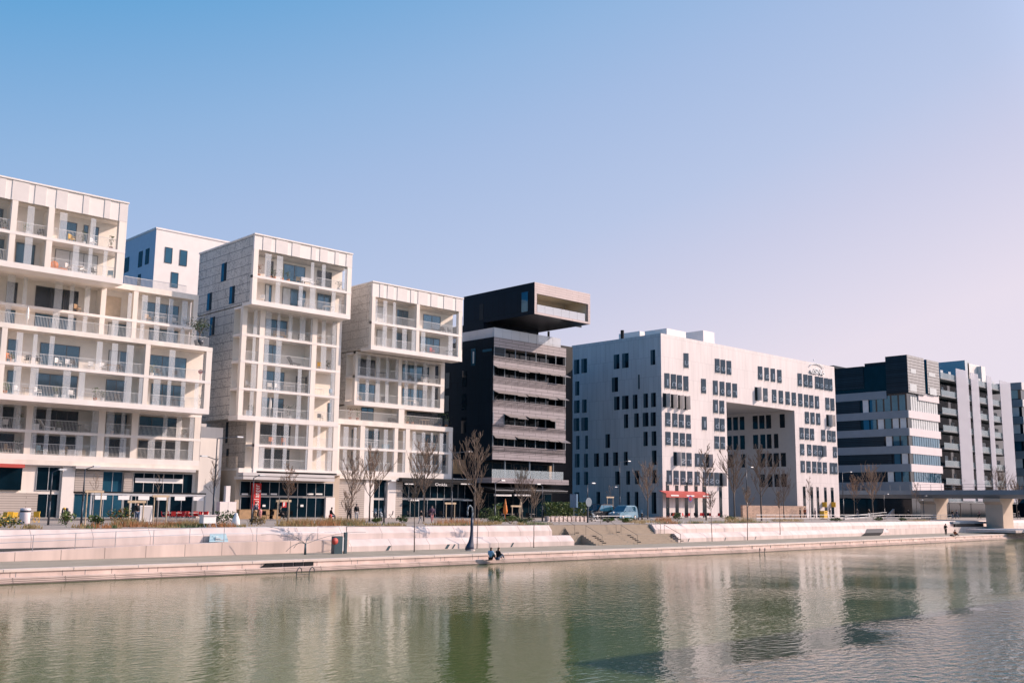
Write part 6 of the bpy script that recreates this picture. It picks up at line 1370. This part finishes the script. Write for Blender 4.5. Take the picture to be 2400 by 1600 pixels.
# wall and stall under the bridge
xa = gx(2068, 100); s = MB(); s.prism([(xa, 0), (xa+7.5, 0), (xa+7.5, 3.2), (xa+6.5, 3.2)], 1, 99, 99.4); s.build('slanting_wall', 'concrete_pale', None, 'pale slanting stone wall under the left part of the bridge', 'wall')
p = Vector((gx(2205, 98), 98, 0)); r = thing('kiosk', p, 'dark kiosk with a striped white roof beside the left pier', 'kiosk'); s = MB(); s.box(p.x-4, p.x+3, p.y, p.y+3, 0, 2.5); s.build('booth', 'teal_metal', r); s = MB(); s.prism([(p.x-4.5, 2.5), (p.x+3.5, 2.5), (p.x+.5, 3.4), (p.x-2, 3.4)], 1, p.y-.5, p.y+3.4); s.build('roof', 'white_panel', r); s = MB(); s.box(p.x-2.8, p.x+.8, p.y-.06, p.y-.01, 1.3, 2.1); s.build('menu_panel', 'letter_pale', r)
for k, px in enumerate((2262, 2285)):
    x = gx(px, 100); s = MB(); s.box(x-2.5, x+2.5, 100, 100.3, 2.2, 3.4); s.build('shop_sign', 'rose', None, ('rosy shop sign behind the bridge, left one', 'rosy shop sign behind the bridge, right one')[k], 'sign')
x0 = gx(2226, 78); r = thing('bench', (x0, 76, LZ), 'long grey concrete bench slab left of the thick bridge pier', 'bench'); y0 = 71.2+qo(x0+6); s = MB(); s.box(x0-1, x0+13, y0, y0+1.0, LZ+.5, LZ+.85); s.build('slab', 'spandrel_shade_grey', r); s = MB(); s.box(x0, x0+12, y0+.2, y0+.8, LZ-.05, LZ+.499); s.build('base', 'black', r)

# ------------------------------------------------------------------ things standing on the balconies
def pot_plant(c, h, lab, m='leaf', pot='terracotta', w=.32, grp='potted plants on the balconies'):
    c = Vector(c); r = thing('potted_plant', c, lab, 'potted plant', grp); s = MB(); s.smooth = True; s.lathe([(.13,0),(.19,.3),(.2,.34),(.17,.34)], c, 9); s.build('pot', pot, r); s = MB()
    for i in range(4): s.tube(c+Vector((0,0,.3)), c+Vector((rnd.uniform(-.1,.1), rnd.uniform(-.1,.1), h*.75)), .015, .01, 4)
    s.build('stem', 'bark', r); s = MB()
    for i in range(70): s.leaf(c+Vector((rnd.gauss(0,w*.5), rnd.gauss(0,w*.5), .35+(h-.35)*rnd.random()**.7)), rnd.uniform(.1,.2))
    s.build('foliage', m, r); return r
def bchair(c, m, lab, grp):
    c = Vector(c); a = rnd.uniform(-.8, .8); s = MB(); s.box(-.24, .24, -.24, .24, .4, .46); s.box(-.24, .24, .2, .25, .46, .88)
    for sx in (-.21, .21):
        for sy in (-.21, .21): s.tube((sx, sy, 0), (sx, sy, .42), .02, .02, 5)
        s.box(sx-.025, sx+.025, -.22, .22, .62, .66)
    s.v = [(c.x+x*math.cos(a)-y*math.sin(a), c.y+x*math.sin(a)+y*math.cos(a), c.z+z) for x, y, z in s.v]; return s.build('balcony_chair', m, None, lab, 'chair', grp)
def btable(c, m, lab, grp):
    c = Vector(c); s = MB(); s.box(c.x-.55, c.x+.55, c.y-.35, c.y+.35, c.z+.70, c.z+.74)
    for sx in (-.48, .48):
        for sy in (-.3, .3): s.tube((c.x+sx, c.y+sy, c.z), (c.x+sx, c.y+sy, c.z+.71), .022, .022, 5)
    return s.build('balcony_table', m, None, lab, 'table', grp)
def at(c, x, y, Y, z, dy=.9): return Vector((XY(c, x, y, Y+dy), Y+dy, z+.001))
B1L = {'top2': (YA, zA), 'top1': (YA, zB), 'midC': (YR, zC), 'midD': (YR-2., zL), 'low2': (YA, zE), 'low1': (YA, zF), 'rec2': (98.5, zG), 'rec1': (98.5, zH)}
B2L = {'t2': (YA, zs2), 't1': (YA, zb2+.3), 'm4': (YM, zm[3]), 'm3': (YM, zm[2]), 'm2': (YM, zm[1]), 'm1': (YM, zm[0]), 'n2': (YM, zn[1]), 'n1': (YM, zn[0])}
B3L = {'t2': (YA, zs3), 't1': (YA, zb3+.3), 'm2': (Y3, z3[1]), 'm1': (Y3, z3[0]), 'ter': (Y3, zt_-.02), 'l2': (Y3, zl[1]), 'l1': (Y3, zl[0])}
FLN = {'top2': 'upper balcony of the left block top box', 'top1': 'lower balcony of the left block top box', 'midC': 'set-back storey of the left block', 'midD': 'roof terrace of the left block lower box', 'low2': 'upper balcony of the left block lower box', 'low1': 'lower balcony of the left block lower box', 'rec2': 'balcony just under the left block lower box', 'rec1': 'balcony just above the left block shops'}
FLN2 = {'t2': 'top balcony of the second block', 't1': 'lower balcony of the second block top box', 'm4': 'first balcony under the second block top box', 'm3': 'second balcony under the second block top box', 'm2': 'third balcony under the second block top box', 'm1': 'fourth balcony under the second block top box', 'n2': 'second balcony above the bakery', 'n1': 'balcony right above the bakery'}
FLN3 = {'t2': 'top balcony of the third block', 't1': 'lower balcony of the third block top box', 'm2': 'balcony under the third block top box', 'm1': 'second balcony under the third block top box', 'ter': 'planted terrace of the third block', 'l2': 'upper balcony of the third block low wing', 'l1': 'lower balcony of the third block low wing'}
ITEMS = [  # crop, x, y(picture), floor table, floor, kind, colour, side words
 ('A',50,560,B1L,'top2','plant','leaf'),('A',300,600,B1L,'top2','plant','leaf_light'),('A',440,640,B1L,'top2','chair','black'),('A',780,690,B1L,'top2','chair','yellow'),('A',915,620,B1L,'top2','plant','leaf'),('A',1010,740,B1L,'top2','chair','white_sign'),('A',1210,690,B1L,'top2','plant','leaf_light'),
 ('A',830,1050,B1L,'top1','table','white_sign'),('A',740,1050,B1L,'top1','chair','white_sign'),('A',905,1080,B1L,'top1','chair','white_sign'),('A',1010,1080,B1L,'top1','chair','black'),('A',1190,1130,B1L,'top1','chair','info_panel'),
 ('B',300,150,B1L,'midD','parasol','white_sign'),('B',840,60,B1L,'midC','chair','wood'),('B',1600,200,B1L,'midC','chair','wood'),('B',1730,250,B1L,'midC','table','white_sign'),('B',1900,260,B1L,'midC','chair','white_sign'),('B',2010,270,B1L,'midC','chair','black'),
 ('B',85,600,B1L,'low2','chair','orange'),('B',135,590,B1L,'low2','plant','leaf'),('B',300,630,B1L,'low2','chair','black'),('B',370,650,B1L,'low2','table','white_sign'),('B',425,650,B1L,'low2','chair','black'),('B',630,690,B1L,'low2','chair','white_sign'),('B',740,700,B1L,'low2','chair','white_sign'),('B',800,710,B1L,'low2','chair','black'),('B',990,720,B1L,'low2','chair','white_sign'),('B',1110,730,B1L,'low2','chair','white_sign'),('B',1210,750,B1L,'low2','table','wood'),('B',1290,760,B1L,'low2','chair','black'),('B',1645,760,B1L,'low2','plant','leaf_light'),('B',1720,800,B1L,'low2','chair','black'),('B',1890,810,B1L,'low2','chair','black'),('B',2165,830,B1L,'low2','redball','red'),
 ('B',60,960,B1L,'low1','plant','leaf_light'),('B',190,980,B1L,'low1','chair','white_sign'),('B',310,1000,B1L,'low1','table','wood_pale'),('B',410,1000,B1L,'low1','chair','white_sign'),('B',610,1020,B1L,'low1','plant','leaf_light'),('B',690,1030,B1L,'low1','plant','leaf'),('B',770,1050,B1L,'low1','chair','white_sign'),('B',930,1050,B1L,'low1','table','white_sign'),('B',1030,1040,B1L,'low1','plant','leaf_light'),('B',1110,1060,B1L,'low1','plant','leaf'),('B',1270,1070,B1L,'low1','chair','black'),('B',1680,1110,B1L,'low1','chair','black'),('B',1930,1120,B1L,'low1','table','black'),('B',2180,1140,B1L,'low1','plant','leaf'),
 ('B',50,1360,B1L,'rec2','chair','white_sign'),('B',215,1360,B1L,'rec2','plant','orange'),('B',370,1370,B1L,'rec2','box','white_sign'),('B',480,1370,B1L,'rec2','lounger','white_sign'),('B',640,1380,B1L,'rec2','plant','white_sign'),('B',800,1400,B1L,'rec2','table','black'),('B',950,1400,B1L,'rec2','chair','white_sign'),('B',1210,1420,B1L,'rec2','plant','leaf'),('B',1390,1440,B1L,'rec2','box','white_sign'),('B',1990,1400,B1L,'rec2','plant','leaf'),
 ('C',80,290,B1L,'rec1','chair','wood'),('C',190,270,B1L,'rec1','plant','leaf'),('C',430,300,B1L,'rec1','chair','info_panel'),('C',690,310,B1L,'rec1','chair','wood'),('C',760,320,B1L,'rec1','box','white_sign'),('C',870,330,B1L,'rec1','box','wood_pale'),
 ('D',935,640,B2L,'t2','plant','leaf_rust'),('D',1080,650,B2L,'t2','plant','leaf'),('D',1140,660,B2L,'t2','plant','leaf'),('D',1240,660,B2L,'t2','plant','leaf_light'),('D',1320,720,B2L,'t2','plant','wood'),('D',1450,740,B2L,'t2','chair','wood_pale'),('D',1560,760,B2L,'t2','bench','white_sign'),('D',1640,770,B2L,'t2','chair','white_sign'),('D',1725,790,B2L,'t2','chair','black'),('D',1980,840,B2L,'t2','plant','leaf'),
 ('D',975,1020,B2L,'t1','chair','white_sign'),('D',1470,1110,B2L,'t1','chair','white_sign'),('D',1600,1120,B2L,'t1','table','white_sign'),('D',1840,1160,B2L,'t1','table','white_sign'),
 ('D',1200,1410,B2L,'m4','bench','wood'),('D',1580,1490,B2L,'m4','chair','black'),('D',1480,1490,B2L,'m4','chair','black'),('E',1760,90,B2L,'m4','table','wood'),
 ('E',1370,370,B2L,'m3','lounger','black'),('E',1730,380,B2L,'m3','chair','yellow'),('E',1840,380,B2L,'m3','plant','leaf'),
 ('E',800,640,B2L,'m2','chair','white_sign'),('E',1080,690,B2L,'m2','chair','white_sign'),('E',1180,690,B2L,'m2','chair','white_sign'),('E',1330,720,B2L,'m2','table','white_sign'),('E',1490,680,B2L,'m2','rack','black'),('E',1720,740,B2L,'m2','table','white_sign'),('E',1890,750,B2L,'m2','chair','sky_cloth'),
 ('E',790,1010,B2L,'m1','box','white_sign'),('E',840,990,B2L,'m1','plant','leaf'),('E',1080,1000,B2L,'m1','parasol','white_sign'),('E',1200,1070,B2L,'m1','table','white_sign'),('E',1340,1060,B2L,'m1','bush','leaf'),('E',1480,1080,B2L,'m1','chair','black'),('E',1740,1090,B2L,'m1','chair','pole_grey'),
 ('E',1100,1400,B2L,'n2','chair','orange'),('E',1260,1400,B2L,'n2','chair','orange'),
 ('G',1700,930,B3L,'t2','chair','black'),('G',1810,940,B3L,'t2','chair','black'),('G',1380,1250,B3L,'t1','chair','black'),('G',1520,1300,B3L,'t1','chair','red'),('G',1830,1330,B3L,'t1','table','black'),
 ('H',570,230,B3L,'m2','chair','black'),('H',745,240,B3L,'m2','table','black'),('H',1180,290,B3L,'m2','chair','black'),('H',1390,320,B3L,'m2','chair','white_sign'),('H',1490,320,B3L,'m2','chair','white_sign'),('H',1590,330,B3L,'m2','table','white_sign'),
 ('H',400,570,B3L,'m1','chair','wood'),('H',770,610,B3L,'m1','chair','black'),('H',1210,640,B3L,'m1','table','white_sign'),('H',1280,650,B3L,'m1','chair','white_sign'),
 ('H',270,750,B3L,'ter','plant','leaf_rust'),('H',380,760,B3L,'ter','plant','leaf_light'),('H',900,920,B3L,'ter','box','black'),('H',1140,960,B3L,'ter','plant','leaf_light'),('H',1220,960,B3L,'ter','plant','terracotta'),('H',1400,970,B3L,'ter','table','wood_pale'),('H',1540,970,B3L,'ter','chair','pole_grey'),('H',1640,980,B3L,'ter','palm','leaf_light'),('H',1735,990,B3L,'ter','palm','leaf_light'),
 ('H',560,1330,B3L,'l2','table','white_sign'),('H',810,1340,B3L,'l2','box','info_panel')]
CW = dict(white_sign='white', black='black', orange='orange', red='red', wood='wooden', wood_pale='pale wooden', yellow='yellow', info_panel='pale blue', sky_cloth='blue', pole_grey='grey', leaf='dark green', leaf_light='light green', leaf_rust='brownish', terracotta='reddish')
bays = {}
for c_, x, y, T_, fl, kind, m in ITEMS:
    Yp, z = T_[fl]; L_ = FLN if T_ is B1L else (FLN2 if T_ is B2L else FLN3); where = L_[fl]; q = at(c_, x, y, Yp, z, .75)
    key = (kind, m, where); bays[key] = bays.get(key, 0)+1; nth = ('', 'second ', 'third ', 'fourth ', 'fifth ')[min(bays[key]-1, 4)]
    w_ = CW.get(m, m)
    if kind == 'plant': pot_plant(q, rnd.uniform(.8, 1.5), '%s%s potted plant on the %s' % (nth, w_, where), m if m.startswith('leaf') else 'leaf', 'terracotta' if rnd.random() < .5 else 'white_sign')
    elif kind == 'palm': pot_plant(q, 1.9, '%s%s palm in a pot on the %s' % (nth, w_, where), m, 'terracotta', .6)
    elif kind == 'bush': pot_plant(q, 1.5, '%sbig round dark potted bush on the %s' % (nth, where), m, 'white_sign', .75)
    elif kind == 'chair': bchair(q, m, '%s%s chair on the %s' % (nth, w_, where), 'chairs on the balconies')
    elif kind == 'table': btable(q, m, '%s%s table on the %s' % (nth, w_, where), 'tables on the balconies')
    elif kind == 'bench':
        s = MB(); [s.box(q.x-.7, q.x+.7, q.y-.05+.0*k, q.y, q.z+.4+k*.13, q.z+.48+k*.13) for k in range(4)]; s.box(q.x-.7, q.x+.7, q.y-.45, q.y-.05, q.z+.36, q.z+.41); s.box(q.x-.66, q.x-.6, q.y-.42, q.y, q.z, q.z+.36); s.box(q.x+.6, q.x+.66, q.y-.42, q.y, q.z, q.z+.36)
        s.build('balcony_bench', m, None, '%s slatted bench on the %s' % (w_, where), 'bench')
    elif kind == 'lounger':
        s = MB(); s.prism([(q.x-.1, q.z+.36), (q.x+.9, q.z+.30), (q.x+.9, q.z+.38), (q.x-.08, q.z+.44), (q.x-.48, q.z+1.05), (q.x-.56, q.z+1.0)], 1, q.y-.3, q.y+.3); s.box(q.x-.1, q.x-.04, q.y-.3, q.y+.3, q.z, q.z+.37); s.box(q.x+.8, q.x+.86, q.y-.3, q.y+.3, q.z, q.z+.31)
        s.build('deck_chair', m, None, '%s reclining deck chair on the %s' % (w_, where), 'deck chair')
    elif kind == 'box':
        s = MB(); s.box(q.x-.35, q.x+.35, q.y-.25, q.y+.25, q.z, q.z+.55); s.box(q.x-.38, q.x+.38, q.y-.28, q.y+.28, q.z+.55, q.z+.6); s.build('storage_box', m, None, '%s%s lidded box on the %s' % (nth, w_, where), 'box', 'boxes on the balconies')
    elif kind == 'parasol':
        s = MB(); s.smooth = True; s.lathe([(.03,0),(.03,.9),(.07,.95),(.16,1.1),(.12,1.8),(.04,2.3)], q, 8); s.build('folded_parasol', m, None, 'folded white parasol on the %s' % where, 'parasol', 'folded parasols')
    elif kind == 'rack':
        s = MB(); [s.box(q.x-.6, q.x+.6, q.y-.15, q.y+.15, q.z+.1+k*.42, q.z+.14+k*.42) for k in range(5)]; [s.box(q.x+d-.03, q.x+d+.03, q.y-.15, q.y+.15, q.z, q.z+1.9) for d in (-.6, .6)]; s.build('shelf_rack', m, None, 'tall black shelf rack on the %s' % where, 'shelf')
    elif kind == 'redball':
        s = MB(); s.smooth = True; s.ell(q+Vector((0,0,.95)), (.22,.22,.24), 10, 6); s.tube(q, q+Vector((0,0,.8)), .03, .03, 6); s.build('lantern', m, None, 'red round lantern on a stick on the %s' % where, 'lantern')
q = at('A', 585, 1040, YA, zB, .6); s = MB(); s.smooth = True; s.ell(q+Vector((0,0,.42)), (.38,.38,.42), 12, 8); s.ell(q+Vector((.75,0,.15)), (.5,.3,.15), 10, 6); s.build('bean_bag', 'orange', None, 'bright orange bean bag on the lower balcony of the left block top box', 'bean bag')
# olive tree in a pot on the corner of the roof terrace
q = Vector((XY('B', 2150, 500, YA+.8), YA+.8, zL)); r = thing('olive_tree', q, 'bushy olive tree in a dark pot on the corner of the left block roof terrace', 'tree')
s = MB(); s.smooth = True; s.lathe([(.36,0),(.48,.5),(.5,.7),(.42,.72)], q, 12); s.build('pot', 'pole_grey', r); s = MB(); s.tube(q+Vector((0,0,.6)), q+Vector((.05,0,1.5)), .07, .05, 7)
for a in range(5): s.tube(q+Vector((.05,0,1.4)), q+Vector((math.cos(a*1.25)*.6, math.sin(a*1.25)*.6, 2.3)), .035, .02, 5)
s.build('trunk', 'bark', r); s = MB()
for i in range(420): v = Vector((rnd.gauss(0,.48), rnd.gauss(0,.48), rnd.gauss(0,.40))); s.mi = 1 if v.z > .1 else 0; s.leaf(q+Vector((0,0,2.25))+v, rnd.uniform(.12,.24))
mat('olive_leaf', (.11, .12, .055), .6, var=.4, vscale=3); s.build('crown', ['leaf', 'olive_leaf'], r)
